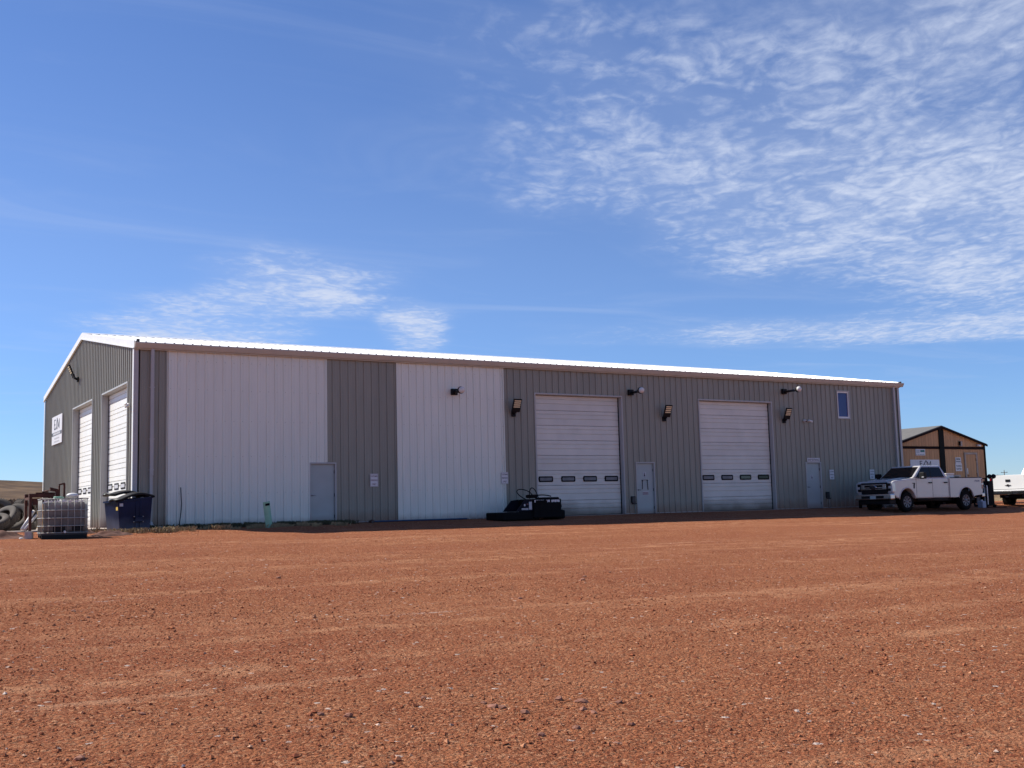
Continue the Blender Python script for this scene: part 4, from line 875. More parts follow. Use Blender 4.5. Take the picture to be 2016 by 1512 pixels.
def pickup(name, loc, rz, label, paint, kind):
    L, HW, wr = 6.28, 1.01, 0.42
    fa, ra = 0.98, 5.02
    e = empty(name, loc, rz, label, 'pickup truck')
    # ---- side panels and box volume: profile extruded with bevel
    prof = [(0.13, 0.72), (0.06, 0.90), (0.05, 1.25), (0.12, 1.34), (0.30, 1.375), (1.60, 1.47), (3.86, 1.47), (3.86, 0.56)]
    prof += [(1.60, 0.56)]+arch(fa, 0.50, 0.53, 8, 172)+[(0.30, 0.60)]
    MB().prism(prof, -HW, HW).build('body', paint, e, bevel=0.045)
    bprof = [(3.90, 1.45), (6.22, 1.45), (6.25, 1.36), (6.22, 0.66), (5.68, 0.62)]+arch(ra, 0.50, 0.53, 8, 172)+[(4.35, 0.56), (3.90, 0.56)]
    bedo = MB().prism(bprof, -HW, -HW+0.07).build('bed_side', paint, e, bevel=0.02)
    MB().prism(bprof, HW-0.07, HW).build('bed_side', paint, e, bevel=0.02)
    MB().box(3.91, 6.18, -HW+0.071, HW-0.071, 0.80, 0.86).build('bed_floor', 'plastic_black', bedo)
    MB().box(3.91, 3.96, -HW+0.071, HW-0.071, 0.861, 1.44).build('bed_front', paint, bedo)
    MB().bbox(6.19, 6.27, -HW+0.10, HW-0.10, 0.70, 1.45, 0.02).build('tailgate', paint, e)
    for s in (-1, 1):
        MB().bbox(3.92, 6.2, s*(HW-0.035)-0.045, s*(HW-0.035)+0.045, 1.452, 1.478, 0.008).build('bed_rail_cap', 'plastic_black', bedo)
        # wheel arch lips
        for cx in (fa, ra):
            MB().tube([(p[0], s*(HW+0.0), p[1]) for p in arch(cx, 0.50, 0.535, 5, 175, 12)], 0.022, 6).build('arch_lip', paint, e)
    # inner dark volume and frame
    MB().box(0.45, 6.1, -0.62, 0.62, 0.42, 0.69).build('chassis', 'plastic_black', e)
    for cx in (fa, ra):
        MB().box(cx-0.56, cx+0.56, -HW+0.30, HW-0.30, 0.5, 1.06).build('wheel_house', 'plastic_black', e)
        MB().tube([(cx, -0.85, wr), (cx, 0.85, wr)], 0.07, 8).build('axle', 'plastic_black', e)
        for s in (-1, 1): wheel(e, cx, s*(HW-0.155), wr, s)
    MB().tube([(1.7, -0.92, 0.50), (3.75, -0.92, 0.50)], 0.045, 8).build('running_board', 'plastic_black', e)
    # ---- greenhouse
    zb, zt = 1.465, 2.03
    def loft(ins_b, ins_t, x0b, x1b, x0t, x1t, zb, zt):
        return [(x0b, -HW+ins_b, zb), (x1b, -HW+ins_b, zb), (x1b, HW-ins_b, zb), (x0b, HW-ins_b, zb), (x0t, -HW+ins_t, zt), (x1t, -HW+ins_t, zt), (x1t, HW-ins_t, zt), (x0t, HW-ins_t, zt)]
    bf = [(0, 3, 2, 1), (4, 5, 6, 7), (0, 1, 5, 4), (1, 2, 6, 5), (2, 3, 7, 6), (3, 0, 4, 7)]
    MB().add(loft(0.04, 0.20, 1.46, 3.84, 2.22, 3.52, zb, zt), bf).build('cab', paint, e, bevel=0.07)
    def side_y(z, s): return s*(HW-0.04-0.16*(z-zb)/(zt-zb)+0.004)
    def fx(z): return 1.46+0.76*(z-zb)/(zt-zb)
    def rx(z): return 3.84-0.32*(z-zb)/(zt-zb)
    for s in (-1, 1):
        za, zc = 1.50, 1.95
        for pts in ([(fx(za)+0.16, za), (2.66, za), (2.70, zc), (fx(zc)+0.10, zc)], [(2.72, za), (rx(za)-0.22, za), (rx(zc)-0.12, zc-0.0), (2.76, zc)]):
            MB().add([(p[0], side_y(p[1], s), p[1]) for p in pts]+[(p[0], side_y(p[1], s)-s*0.02, p[1]) for p in pts], [(0, 1, 2, 3), (7, 6, 5, 4), (0, 4, 5, 1), (1, 5, 6, 2), (2, 6, 7, 3), (3, 7, 4, 0)]).build('side_window', 'glass_dark', e)
        MB().add([(2.655, side_y(1.5, s)+s*0.004, 1.49), (2.725, side_y(1.5, s)+s*0.004, 1.49), (2.765, side_y(1.96, s)+s*0.004, 1.96), (2.695, side_y(1.96, s)+s*0.004, 1.96)], [(0, 1, 2, 3)]).build('pillar', 'plastic_black', e)
        # door seams, handles, mirrors
        for x in (1.60, 2.69, 3.78): MB().box(x-0.007, x+0.007, s*(HW+0.001)-0.003, s*(HW+0.001)+0.003, 0.60, 1.44).build('door_seam', 'seam', e)
        MB().box(1.62, 3.77, s*(HW+0.004)-0.006, s*(HW+0.004)+0.006, 0.84, 0.862).build('body_crease', paint, e)
        for x in (2.52, 3.58): MB().bbox(x-0.10, x+0.10, s*(HW+0.03)-0.03, s*(HW+0.03)+0.03, 1.22, 1.275, 0.012).build('door_handle', 'plastic_black', e)
        mr = MB().bbox(1.70, 1.90, min(s*(HW+0.10), s*(HW+0.36)), max(s*(HW+0.10), s*(HW+0.36)), 1.42, 1.72, 0.04).build('mirror', 'plastic_black', e)
        MB().beam((1.83, s*(HW-0.05), 1.50), (1.80, s*(HW+0.14), 1.50), 0.05).build('mirror_arm', 'plastic_black', mr)
        if kind == 1: MB().bbox(1.69, 1.72, min(s*(HW+0.24), s*(HW+0.35)), max(s*(HW+0.24), s*(HW+0.35)), 1.47, 1.52, 0.01).build('mirror_lamp', 'lamp_clear', mr)
        # tail lamps
        MB().bbox(6.14, 6.285, min(s*(HW-0.10), s*(HW+0.006)), max(s*(HW-0.10), s*(HW+0.006)), 0.93, 1.40, 0.02).build('tail_lamp', 'lamp_red', e)
        MB().bbox(6.145, 6.293, min(s*(HW-0.085), s*(HW+0.010)), max(s*(HW-0.085), s*(HW+0.010)), 1.12, 1.19, 0.01).build('reverse_lamp', 'lamp_clear', e)
    # windshield and rear glass
    def ws(z, y, o): return (fx(z)-o*0.6, y, z+o*0.8)
    wb, wt_ = 1.50, 1.96
    MB().add([ws(wb, -HW+0.16, .012), ws(wb, HW-0.16, .012), ws(wt_, HW-0.27, .012), ws(wt_, -HW+0.27, .012), ws(wb, -HW+0.16, -.02), ws(wb, HW-0.16, -.02), ws(wt_, HW-0.27, -.02), ws(wt_, -HW+0.27, -.02)], bf[:0]+[(0, 1, 2, 3), (7, 6, 5, 4), (0, 4, 5, 1), (1, 5, 6, 2), (2, 6, 7, 3), (3, 7, 4, 0)]).build('windshield', 'glass_dark', e)
    MB().add([(rx(1.53)+.012, -0.72, 1.53), (rx(1.53)+.012, 0.72, 1.53), (rx(1.94)+.012, 0.64, 1.94), (rx(1.94)+.012, -0.64, 1.94)], [(0, 1, 2, 3)]).build('rear_window', 'glass_dark', e)
    for y in (-0.35, 0.30): MB().beam((1.47, y, 1.515), (1.62, y+0.42, 1.60), 0.02).build('wiper', 'plastic_black', e)
    # hood bulge
    MB().prism([(0.20, 1.36), (1.52, 1.46), (1.52, 1.50), (1.2, 1.50), (0.30, 1.41)], -0.52, 0.52).build('hood', paint, e, bevel=0.03)
    # ---- front end
    MB().bbox(0.0, 0.10, -0.72, 0.72, 0.80, 1.30, 0.03).build('grille', 'plastic_black', e)
    if kind == 1:
        for z, hh in ((1.20, 0.045), (1.075, 0.05), (1.005, 0.035)):
            MB().bbox(-0.035, 0.02, -0.70, 0.70, z-hh/2, z+hh/2, 0.012).build('grille_bar', 'chrome', e)
        for s in (-1, 1): MB().bbox(-0.04, 0.03, min(s*0.50, s*0.70), max(s*0.50, s*0.70), 1.00, 1.22, 0.03).build('grille_nostril', 'chrome', e)
        MB().lathe([(0.0, -0.062), (0.075, -0.06), (0.085, -0.045), (0.085, 0.0)], 20, 'x').build('emblem', 'ink_dark', e, (-0.01, 0, 1.09)).scale = (1, 2.1, 1)
        MB().lathe([(0.082, -0.058), (0.092, -0.05), (0.092, 0.0)], 20, 'x').build('emblem_ring', 'chrome', e, (-0.01, 0, 1.09)).scale = (1, 2.1, 1)
    for s in (-1, 1):
        hl = MB().bbox(0.02, 0.24, min(s*0.73, s*(HW+0.004)), max(s*0.73, s*(HW+0.004)), 0.86, 1.30, 0.035).build('headlight', 'lamp_clear', e)
        MB().bbox(0.005, 0.03, min(s*0.735, s*0.79), max(s*0.735, s*0.79), 0.90, 1.26, 0.01).build('marker', 'plastic_black', hl)
        for z in (0.97, 1.19): MB().bbox(0.0, 0.03, min(s*0.80, s*0.92), max(s*0.80, s*0.92), z-0.06, z+0.06, 0.012).build('lens', 'glass_dark', hl)
    fb = MB().bbox(-0.12, 0.16, -HW-0.005, HW+0.005, 0.54, 0.79, 0.05).build('front_bumper', 'chrome', e)
    MB().bbox(-0.128, 0.05, -0.62, 0.62, 0.60, 0.715, 0.01).build('bumper_opening', 'plastic_black', fb)
    MB().box(-0.145, -0.13, -0.20, 0.12, 0.575, 0.715).build('licence_plate', 'plate', fb)
    MB().bbox(0.0, 0.40, -0.85, 0.85, 0.33, 0.535, 0.04).build('air_dam', 'plastic_black', e)
    rb = MB().bbox(6.20, 6.40, -HW+0.02, HW-0.02, 0.56, 0.74, 0.03).build('rear_bumper', 'chrome', e)
    MB().bbox(6.24, 6.415, -0.30, 0.30, 0.58, 0.70, 0.01).build('plate_recess', 'plastic_black', rb)
    MB().beam((6.3, 0, 0.48), (6.55, 0, 0.48), 0.08).build('hitch', 'metal_dark', e)
    return e
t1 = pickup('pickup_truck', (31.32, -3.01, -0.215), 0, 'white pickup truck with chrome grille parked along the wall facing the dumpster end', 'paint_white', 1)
# bed decal, fender badge, bed contents
text_mb('FX4', 0.34, 0.09, 0.004, (5.85, -1.012, 1.30), (1, 0, 0), (0, 0, 1), .02).build('decal', 'decal', t1, fix=False)
MB().bbox(1.33, 1.52, -1.022, -1.008, 1.22, 1.25, 0.004).build('fender_badge', 'plastic_black', t1); MB().prism([(1.40, 1.0), (1.47, 1.0), (1.50, 1.24), (1.42, 1.24)], -1.020, -1.006).build('fender_badge', 'plastic_black', t1)
tb = empty('tool_box', (35.55, -2.95, 1.24), 0, 'white truck tool box sitting in the pickup bed', 'tool box')
MB().bbox(-0.26, 0.26, -0.86, 0.86, -0.5, 0.16, 0.02).build('chest', 'pvc', tb); MB().bbox(-0.28, 0.28, -0.88, 0.88, 0.165, 0.215, 0.015).build('lid', 'pvc', tb); MB().bbox(-0.29, -0.262, -0.1, 0.1, 0.02, 0.10, 0.01).build('latch', 'metal_dark', tb)
tb = empty('cargo_case', (36.35, -3.25, 1.22), 0, 'tan cargo case with dark handle in the pickup bed', 'case')
MB().bbox(-0.33, 0.33, -0.3, 0.3, -0.5, 0.17, 0.03).build('case', 'concrete', tb); MB().bbox(-0.14, 0.14, -0.33, -0.30, 0.03, 0.09, 0.01).build('handle', 'plastic_black', tb)
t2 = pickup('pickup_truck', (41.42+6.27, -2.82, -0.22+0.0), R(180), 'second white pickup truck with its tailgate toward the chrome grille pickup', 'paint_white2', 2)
t2.location = (41.30+6.28, -2.74, -0.20); t2.scale = (1, 1, 1.09)
MB().bbox(6.275, 6.292, -0.13, 0.13, 1.14, 1.25, 0.008).build('tailgate_handle', 'plastic_black', t2)
q = MB().add([(6.294, y, z) for y, z in ((-0.17, 0.99), (-0.06, 1.0), (-0.05, 1.03), (0.06, 1.03), (0.05, 1.0), (0.17, 1.0), (0.15, 0.965), (0.05, 0.965), (0.04, 0.935), (-0.06, 0.935), (-0.05, 0.965), (-0.16, 0.965))], [tuple(range(12))]).build('tailgate_emblem', 'plastic_black', t2)
MB().box(6.262, 6.275, -0.86, 0.86, 0.80, 0.815).build('tailgate_seam', 'seam', t2)

# ------------------------------------------------------------------ clutter between the pickups
tr = empty('cylinder_rack', (39.45, -2.68, -0.2), 0, 'black steel rack holding upright gas cylinders between the two pickups', 'cylinder rack')
MB().bbox(-0.30, 0.45, -0.36, 0.36, 0.10, 0.16, 0.01).build('base', 'attach_black', tr)
MB().bbox(0.05, 0.40, -0.26, 0.30, 0.161, 1.30, 0.02).build('cabinet', 'attach_black', tr)
for x, y in ((-0.28, -0.34), (-0.28, 0.34)): MB().beam((x, y, 0.16), (x, y, 1.45), 0.05).build('post', 'attach_black', tr)
for z in (0.55, 1.05, 1.42): MB().beam((-0.28, -0.36, z), (-0.28, 0.36, z), 0.04).build('rail', 'attach_black', tr)
for x, y in ((-0.25, -0.28), (0.38, -0.28), (-0.25, 0.28), (0.38, 0.28)): MB().lathe([(0.0, -0.04), (0.08, -0.04), (0.09, -0.02), (0.09, 0.02), (0.08, 0.04), (0.0, 0.04)], 14, 'y', (x, y, 0.09)).build('caster', 'tyre_clean', tr)
def gas_cyl(x, y, h, m, label):
    e = empty('gas_cylinder', (39.45+x, -2.68+y, -0.04), 0, label, 'gas cylinder')
    MB().lathe([(0.0, 0.001), (0.085, 0.001), (0.095, 0.03), (0.095, h-0.10), (0.07, h-0.03), (0.035, h)], 16, 'z').build('tank', m, e)
    MB().lathe([(0.035, h), (0.03, h+0.06), (0.04, h+0.08), (0.0, h+0.09)], 10, 'z').build('valve', 'steel', e)
gas_cyl(-0.13, 0.20, 1.10, 'block', 'tall tan gas cylinder held upright in the rack'); gas_cyl(-0.13, -0.01, 1.12, 'attach_black', 'tall black gas cylinder held upright in the rack'); gas_cyl(-0.13, -0.22, 0.95, 'pvc', 'shorter white gas cylinder held upright in the rack')
tagged = MB().tube([(38.9, -2.9, -0.16), (39.2, -3.25, -0.17), (39.8, -3.5, -0.18), (40.3, -3.3, -0.18)], 0.02, 6).build('gas_hose', 'rubber_black'); tag(tagged, 'black hose lying on the ground below the cylinder rack', 'hose')
wl = empty('work_light', (40.2, -2.66, 1.12), 0, 'pair of black round work lights standing above the tailgate corner', 'work light')
MB().beam((0, 0, -1.28), (0, 0, 0.12), 0.05).build('stand', 'plastic_black', wl)
for y in (-0.11, 0.11): MB().lathe([(0.0, 0.03), (0.10, 0.03), (0.12, -0.04), (0.10, -0.08), (0.0, -0.08)], 14, 'x', (0, y, 0.20)).build('lamp', 'plastic_black', wl)
bk = empty('water_jug', (38.75, -3.05, -0.19), 0, 'pale blue plastic jug standing on the ground behind the rear bumper', 'jug')
MB().bbox(-0.14, 0.14, -0.14, 0.14, 0.0, 0.33, 0.04).build('jug', 'bucket_blue', bk); MB().lathe([(0.05, 0.33), (0.05, 0.40), (0.0, 0.40)], 12, 'z').build('cap', 'pvc', bk)
pl = empty('pallet', (35.2, -0.9, gz(35.2, -.9)), R(4), 'grey weathered pallet lying behind the parked pickup', 'pallet')
for k in range(9): MB().box(-0.75+k*0.175, -0.75+k*0.175+0.10, -0.5, 0.5, 0.105, 0.125).build('slat', 'block', pl)
for y in (-0.45, 0, 0.45): MB().box(-0.76, 0.78, y-0.045, y+0.045, 0.0, 0.104).build('stringer', 'block', pl)
pb = empty('bollard', (32.62, -1.05, gz(32.62, -1.05)), 0, 'black round post standing by the wall ahead of the pickup', 'bollard')
MB().tube([(0, 0, -0.1), (0, 0, 0.98)], 0.075, 12).build('post', 'attach_black', pb); MB().sphere((0, 0, 1.0), 0.115).build('knob', 'attach_black', pb)

# ------------------------------------------------------------------ brush cutter attachment by door
bc = empty('cutter_attachment', (13.9, -1.55, -0.07), R(1), 'black mower attachment with white lettering and looped hoses beside the overhead door', 'attachment')
MB().bbox(-1.27, 0.35, -0.50, 0.75, 0.0, 0.29, 0.05).build('deck', 'attach_black', bc)
MB().prism([(-0.68, 0.312), (0.02, 0.312), (0.02, 0.76), (-0.30, 0.72)], -0.50, -0.44).build('side_plate', 'attach_navy', bc)
MB().prism([(-0.68, 0.312), (0.02, 0.312), (0.02, 0.76), (-0.30, 0.72)], 0.44, 0.50).build('side_plate', 'attach_navy', bc)
body = MB().bbox(0.03, 1.28, -0.58, 0.5, 0.05, 0.76, 0.05).build('body', 'attach_black', bc)
MB().bbox(0.75, 1.27, -0.45, 0.45, 0.70, 0.82, 0.04).build('hood', 'attach_black', body)
MB().bbox(1.28, 1.42, -0.40, 0.40, 0.42, 0.54, 0.03).build('bumper', 'attach_black', bc)
MB().bbox(1.10, 1.52, -0.48, 0.45, 0.0, 0.34, 0.08).build('roller', 'attach_black', bc)
MB().bbox(0.10, 0.40, -0.30, 0.1, 0.80, 0.93, 0.05).build('motor', 'attach_black', bc)
MB().box(0.10, 0.62, -0.592, -0.578, 0.62, 0.71).build('decal_back', 'attach_black', body)
for x0_, x1_ in ((0.06, 0.50), (0.58, 0.76), (0.82, 1.20)):
    n_ = max(2, int((x1_-x0_)/0.075))
    for k in range(n_): MB().box(x0_+(x1_-x0_)*k/n_, x0_+(x1_-x0_)*(k+.80)/n_, -0.588, -0.579, 0.63+0.012*(k % 2), 0.72).build('lettering', 'sign_white', body)
MB().box(-0.14, -0.01, -0.508, -0.501, 0.37, 0.66).build('label_plate', 'ink_lightgrey', bc)
for k in range(5): MB().box(-0.46+k*0.06, -0.46+k*0.06+0.045, -0.508, -0.501, 0.36, 0.43).build('lettering', 'ink_lightgrey', bc)
MB().box(-0.36, -0.30, -0.508, -0.501, 0.50, 0.58).build('lettering', 'ink_lightgrey', bc); MB().box(-0.24, -0.17, -0.508, -0.501, 0.55, 0.60).build('lettering', 'ink_red', bc)
def loop(p0, p1, top, side, n=16):
    pts = []
    for i in range(n+1):
        t = i/n; p = Vector(p0).lerp(Vector(p1), t); k = math.sin(math.pi*t); p.z += top*k; p.x += side*k*(1-t)*1.6; pts.append(p)
    return pts
MB().tube(loop((-0.06, -0.2, 0.74), (0.30, -0.1, 0.88), 0.32, -0.55), 0.018, 7).build('hose', 'rubber_black', bc)
MB().tube(loop((0.06, -0.25, 0.78), (0.55, -0.1, 0.82), 0.38, -0.10), 0.018, 7).build('hose', 'rubber_black', bc)
MB().tube(loop((0.35, 0.0, 0.86), (1.2, 0.0, 0.86), 0.05, 0.0), 0.022, 7).build('hose', 'rubber_black', bc)

# ------------------------------------------------------------------ small things along the front wall
gp_ = empty('marker_post', (3.92, -1.85, gz(3.92, -1.85)-0.05), 0, 'leaning green plastic utility marker post in front of the white wall', 'marker post'); gp_.rotation_euler = (R(4), R(-9), R(6))
sec = [(-0.12, 0.03), (-0.07, -0.01), (0.0, -0.025), (0.07, -0.01), (0.12, 0.03)]
mb = MB(); vs = []
for z in (0, 0.3, 0.6, 0.88, 0.93):
    for x, y in sec: vs.append((x, y, z+(0.02*x if z > .8 else 0)))
    for x, y in sec[::-1]: vs.append((x, y+0.012, z+(0.02*x if z > .8 else 0)))
mb.add(vs, [(r*10+i, r*10+(i+1) % 10, (r+1)*10+(i+1) % 10, (r+1)*10+i) for r in range(4) for i in range(10)]+[tuple(range(9, -1, -1)), tuple(range(40, 50))]); mb.build('post', 'post_green', gp_)
MB().box(-0.075, 0.075, -0.034, -0.027, 0.80, 0.875).build('cap_band', 'shed_post', gp_)
cb = MB().tube([(1.50, -0.045, 1.33), (1.515, -0.05, 1.0), (1.53, -0.05, 0.8), (1.51, -0.05, 0.5), (1.47, -0.05, 0.2), (1.455, -0.06, -0.02)], 0.013, 6).build('cable', 'rubber_black'); tag(cb, 'thin black cable hanging down the white wall near the downspout', 'cable')
hp = [(8.2+i*0.25, -0.16-0.05*math.sin(i*0.7)-0.02*math.sin(i*2.1), gz(8.2+i*0.25, -0.2)+0.035) for i in range(17)]
tag(MB().tube(hp, 0.028, 8).build('water_hose', 'hose_blue'), 'blue water hose lying along the foot of the white wall', 'hose')
def stub(x, y, label):
    e = empty('pipe_stub', (x, y, gz(x, y)+0.04), 0, label, 'pipe'); MB().tube([(0, 0.1, 0), (0, -0.12, 0.02)], 0.06, 12).build('pipe', 'metal_dark', e); MB().lathe([(0.045, -0.125), (0.075, -0.125), (0.075, -0.09), (0.062, -0.09)], 12, 'y').build('rim', 'rust', e)
stub(6.1, -0.45, 'short black pipe stub on the ground at the steel door'); stub(8.15, -0.40, 'short rusty pipe stub on the ground at the blue hose end')

# ------------------------------------------------------------------ blue dumpster
dz = gz(-0.3, -1.0)
dp = empty('dumpster', (-0.76, -1.45, dz), R(10), 'dark blue steel dumpster with black plastic lids at the building corner', 'dumpster')
Wd, Dd = 1.08, 1.10
vb = [(0.06, 0.04, 0.03), (Wd-0.06, 0.04, 0.03), (Wd-0.06, Dd-0.04, 0.03), (0.06, Dd-0.04, 0.03), (-0.02, 0, 0.92), (Wd, 0, 1.04), (Wd, Dd, 1.04), (-0.02, Dd, 0.92)]
body = MB().add(vb, [(0, 3, 2, 1), (4, 5, 6, 7), (0, 1, 5, 4), (1, 2, 6, 5), (2, 3, 7, 6), (3, 0, 4, 7)]).build('body', 'dumpster_blue', dp, bevel=0.012)
for x in (0.56, 0.70): MB().box(x-0.018, x+0.018, -0.005, 0.05, 0.10, 0.96).build('side_rib', 'dumpster_blue', dp)
MB().bbox(0.51, 0.75, -0.06, 0.0, 0.30, 0.46, 0.015).build('fork_pocket', 'dumpster_blue', dp)
for x in (0.49, 0.775):
    for z in (0.30, 0.46): MB().lathe([(0, -0.03), (0.018, -0.03), (0.018, 0.02)], 8, 'y', (x, 0.0, z)).build('bolt', 'galv', dp)
MB().beam((-0.05, 0.0, 0.93), (Wd+0.02, 0.0, 1.055), 0.05, 0.05).build('top_rail', 'dumpster_blue', dp); MB().beam((-0.05, Dd, 0.93), (Wd+0.02, Dd, 1.055), 0.05, 0.05).build('top_rail', 'dumpster_blue', dp)
MB().beam((-0.04, 0, 0.93), (-0.04, Dd, 0.93), 0.05).build('top_rail', 'dumpster_blue', dp)
for (x, y) in ((0.12, 0.12), (Wd-0.12, 0.12), (0.12, Dd-0.12), (Wd-0.12, Dd-0.12)): MB().box(x-0.05, x+0.05, y-0.05, y+0.05, -0.03, 0.032).build('foot', 'dumpster_blue', dp)
def lid(y0, y1, lift, name='lid'):
    n = 7; m_ = 8; vs = []
    for i in range(n+1):
        t = i/n; x = Wd+0.05-t*(Wd+0.16); z = 1.10-0.125*t+0.13*math.sin(math.pi*min(1, t*1.15))+lift*(t**1.1)
        x += 0.25*lift*t
        for j in range(m_+1):
            u = j/m_; cr = 0.05*math.sin(math.pi*u); vs.append((x, y0+(y1-y0)*u, z+cr))
    k = len(vs); vs += [(a, b, c-0.06) for a, b, c in vs]
    fs = [(i*(m_+1)+j, i*(m_+1)+j+1, (i+1)*(m_+1)+j+1, (i+1)*(m_+1)+j) for i in range(n) for j in range(m_)]
    fs += [tuple(q+k for q in f[::-1]) for f in fs]
    ring = [j for j in range(m_+1)]+[i*(m_+1)+m_ for i in range(1, n+1)]+[n*(m_+1)+j for j in range(m_-1, -1, -1)]+[i*(m_+1) for i in range(n-1, 0, -1)]
    fs += [(ring[i], ring[i]+k, ring[(i+1) % len(ring)]+k, ring[(i+1) % len(ring)]) for i in range(len(ring))]
    return MB().add(vs, fs, True).build(name, 'lid_black', dp)
lid(-0.06, Dd*0.5-0.01, 0.0); lid(Dd*0.5+0.01, Dd+0.06, 0.20)
MB().box(0.03, 0.14, -0.008, 0.006, 0.78, 0.87).build('sticker', 'ink_lightgrey', dp)
MB().add([(0.0, 0.20, 0.66), (-0.011, 0.20, 0.85), (-0.011, 0.05, 0.85), (0.0, 0.05, 0.66)], [(0, 1, 2, 3)]).build('sticker', 'sticker_yellow', dp)

# ------------------------------------------------------------------ caged plastic tote
tx, ty = -3.27, -3.60; tz = gz(tx, ty)
ib = empty('caged_tote', (tx, ty, tz), R(-3), 'dirty caged plastic tote with steel bars standing on a pallet', 'tote')
TW, TD, TH = 1.20, 1.00, 1.12
for k in range(3): MB().box(0.0, TW, k*(TD-0.12)/2, k*(TD-0.12)/2+0.12, 0.0, 0.11).build('pallet_runner', 'plastic_black', ib)
MB().box(-0.005, TW+0.005, -0.005, TD+0.005, 0.112, 0.15).build('pallet_deck', 'metal_dark', ib)
bt = MB().bbox(0.045, TW-0.045, 0.045, TD-0.045, 0.155, 1.045, 0.09).build('bottle', 'bottle', ib)
MB().lathe([(0.0, 1.10), (0.10, 1.10), (0.11, 1.08), (0.11, 1.03)], 16, 'z', (0.6, 0.5, 0)).build('bottle_cap', 'pvc', bt)
MB().box(0.30, 0.62, 0.030, 0.0435, 0.20, 0.34).build('label_plate', 'plastic_black', bt); MB().box(0.80, 1.08, 0.030, 0.0435, 0.22, 0.36).build('label_plate', 'plastic_black', bt)
MB().box(0.030, 0.0435, 0.13, 0.86, 0.30, 1.0).build('sunlit_side', 'bottle_sunlit', bt)  # added sheet that paints the sunlit tone on the bottle's left face
# torn pale plastic hanging along the top edge
mb = MB(); n_ = 26; vs = []
for i in range(n_+1):
    x = 0.05+i*(TW-0.1)/n_; vs += [(x, 0.026, 1.075), (x, 0.020, 1.055-0.045*random.random()-0.015*math.sin(i*1.7)), (x, 0.034, 1.075)]
mb.add(vs, [(3*i, 3*i+3, 3*i+4, 3*i+1) for i in range(n_)]+[(3*i+2, 3*i+1, 3*i+4, 3*i+5) for i in range(n_)]); mb.build('torn_liner', 'pvc', bt)
def bar(a, b, r=0.011): MB().tube([a, b], r, 6).build('cage_bar', 'galv', ib)
for i in range(8):
    x = i*TW/7
    for y in (0.0, TD): bar((x, y, 0.15), (x, y, TH))
for i in range(1, 6):
    y = i*TD/6
    for x in (0.0, TW): bar((x, y, 0.15), (x, y, TH))
for z in (0.17, 0.36, 0.58, 0.80, TH):
    o_ = 0.017
    bar((-o_, -o_, z), (TW+o_, -o_, z), 0.013); bar((-o_, TD+o_, z), (TW+o_, TD+o_, z), 0.013); bar((-o_, -o_, z), (-o_, TD+o_, z), 0.013); bar((TW+o_, -o_, z), (TW+o_, TD+o_, z), 0.013)
for x in (0.33, 0.87): bar((x, 0.0, TH+0.012), (x, TD, TH+0.012), 0.012)
MB().tube([(0.6, -0.01, 0.20), (0.6, -0.12, 0.19)], 0.035, 10).build('drain_valve', 'pvc', ib)
tag(MB().sphere((0, 0, 0), 0.13, 1.3, 1.0, 0.55, 12, 8).build('plastic_bag', 'pvc', None, (tx+0.86, ty+0.35, tz+TH+0.10)), 'crumpled white plastic lump lying on top of the caged tote', 'plastic bag')
hs_ = [(tx+0.50+0.13*math.cos(a), ty+0.40+0.12*math.sin(a), tz+TH+0.035+0.012*(a/6)) for a in np.linspace(0, 11.5, 40)]
tag(MB().tube(hs_, 0.016, 6).build('coiled_hose', 'post_green'), 'small green hose coil lying on top of the caged tote', 'hose')

# ------------------------------------------------------------------ rusty steel rack behind the tote
rx0, ry0 = -2.62, 0.45
rk = empty('rusty_rack', (rx0, ry0, gz(rx0, ry0)+0.05), R(2), 'rusty welded steel rack with an upright frame behind the tote', 'steel rack')
def rb_(a, b, w, h=None, nm='beam'): MB().beam(a, b, w, h).build(nm, 'rust', rk)
for x, y in ((-0.40, 0), (-0.40, 0.75), (0.32, 0), (0.32, 0.75)): rb_((x, y, 0), (x, y, 1.05), 0.08, nm='leg')
rb_((-0.45, 0, 1.10), (0.30, 0, 1.09), 0.13, 0.10); rb_((-0.45, 0.75, 1.10), (0.40, 0.75, 1.09), 0.13, 0.10)
rb_((-0.40, -0.05, 1.0), (-0.40, 0.80, 1.0), 0.08); rb_((0.32, -0.05, 1.0), (0.32, 0.80, 1.0), 0.08)
rb_((-0.34, 0.03, 0.90), (0.30, 0.03, 0.92), 0.10, 0.20); rb_((-0.2, 0.3, 1.17), (0.36, 0.2, 1.16), 0.13, 0.05); rb_((0.0, 0.15, 1.19), (0.2, 0.55, 1.24), 0.07)
rb_((0.46, 0.1, 0), (0.46, 0.1, 1.40), 0.055, nm='upright'); rb_((0.61, 0.1, 0), (0.61, 0.1, 1.47), 0.06, nm='upright'); rb_((0.44, 0.1, 1.42), (0.62, 0.1, 1.47), 0.05, nm='cross_piece'); rb_((0.46, 0.1, 0.96), (0.61, 0.1, 0.96), 0.05, nm='cross_piece')
rb_((0.40, 0.05, 0.75), (0.40, 0.05, 1.26), 0.12, 0.10, nm='bracket'); rb_((0.16, 0.0, 1.27), (0.46, 0.1, 1.22), 0.08, 0.06, nm='fork'); rb_((0.20, 0.2, 1.33), (0.46, 0.2, 1.26), 0.07, 0.05, nm='fork')
rb_((0.32, 0.0, 0.2), (0.61, 0.1, 0.7), 0.05, nm='brace')

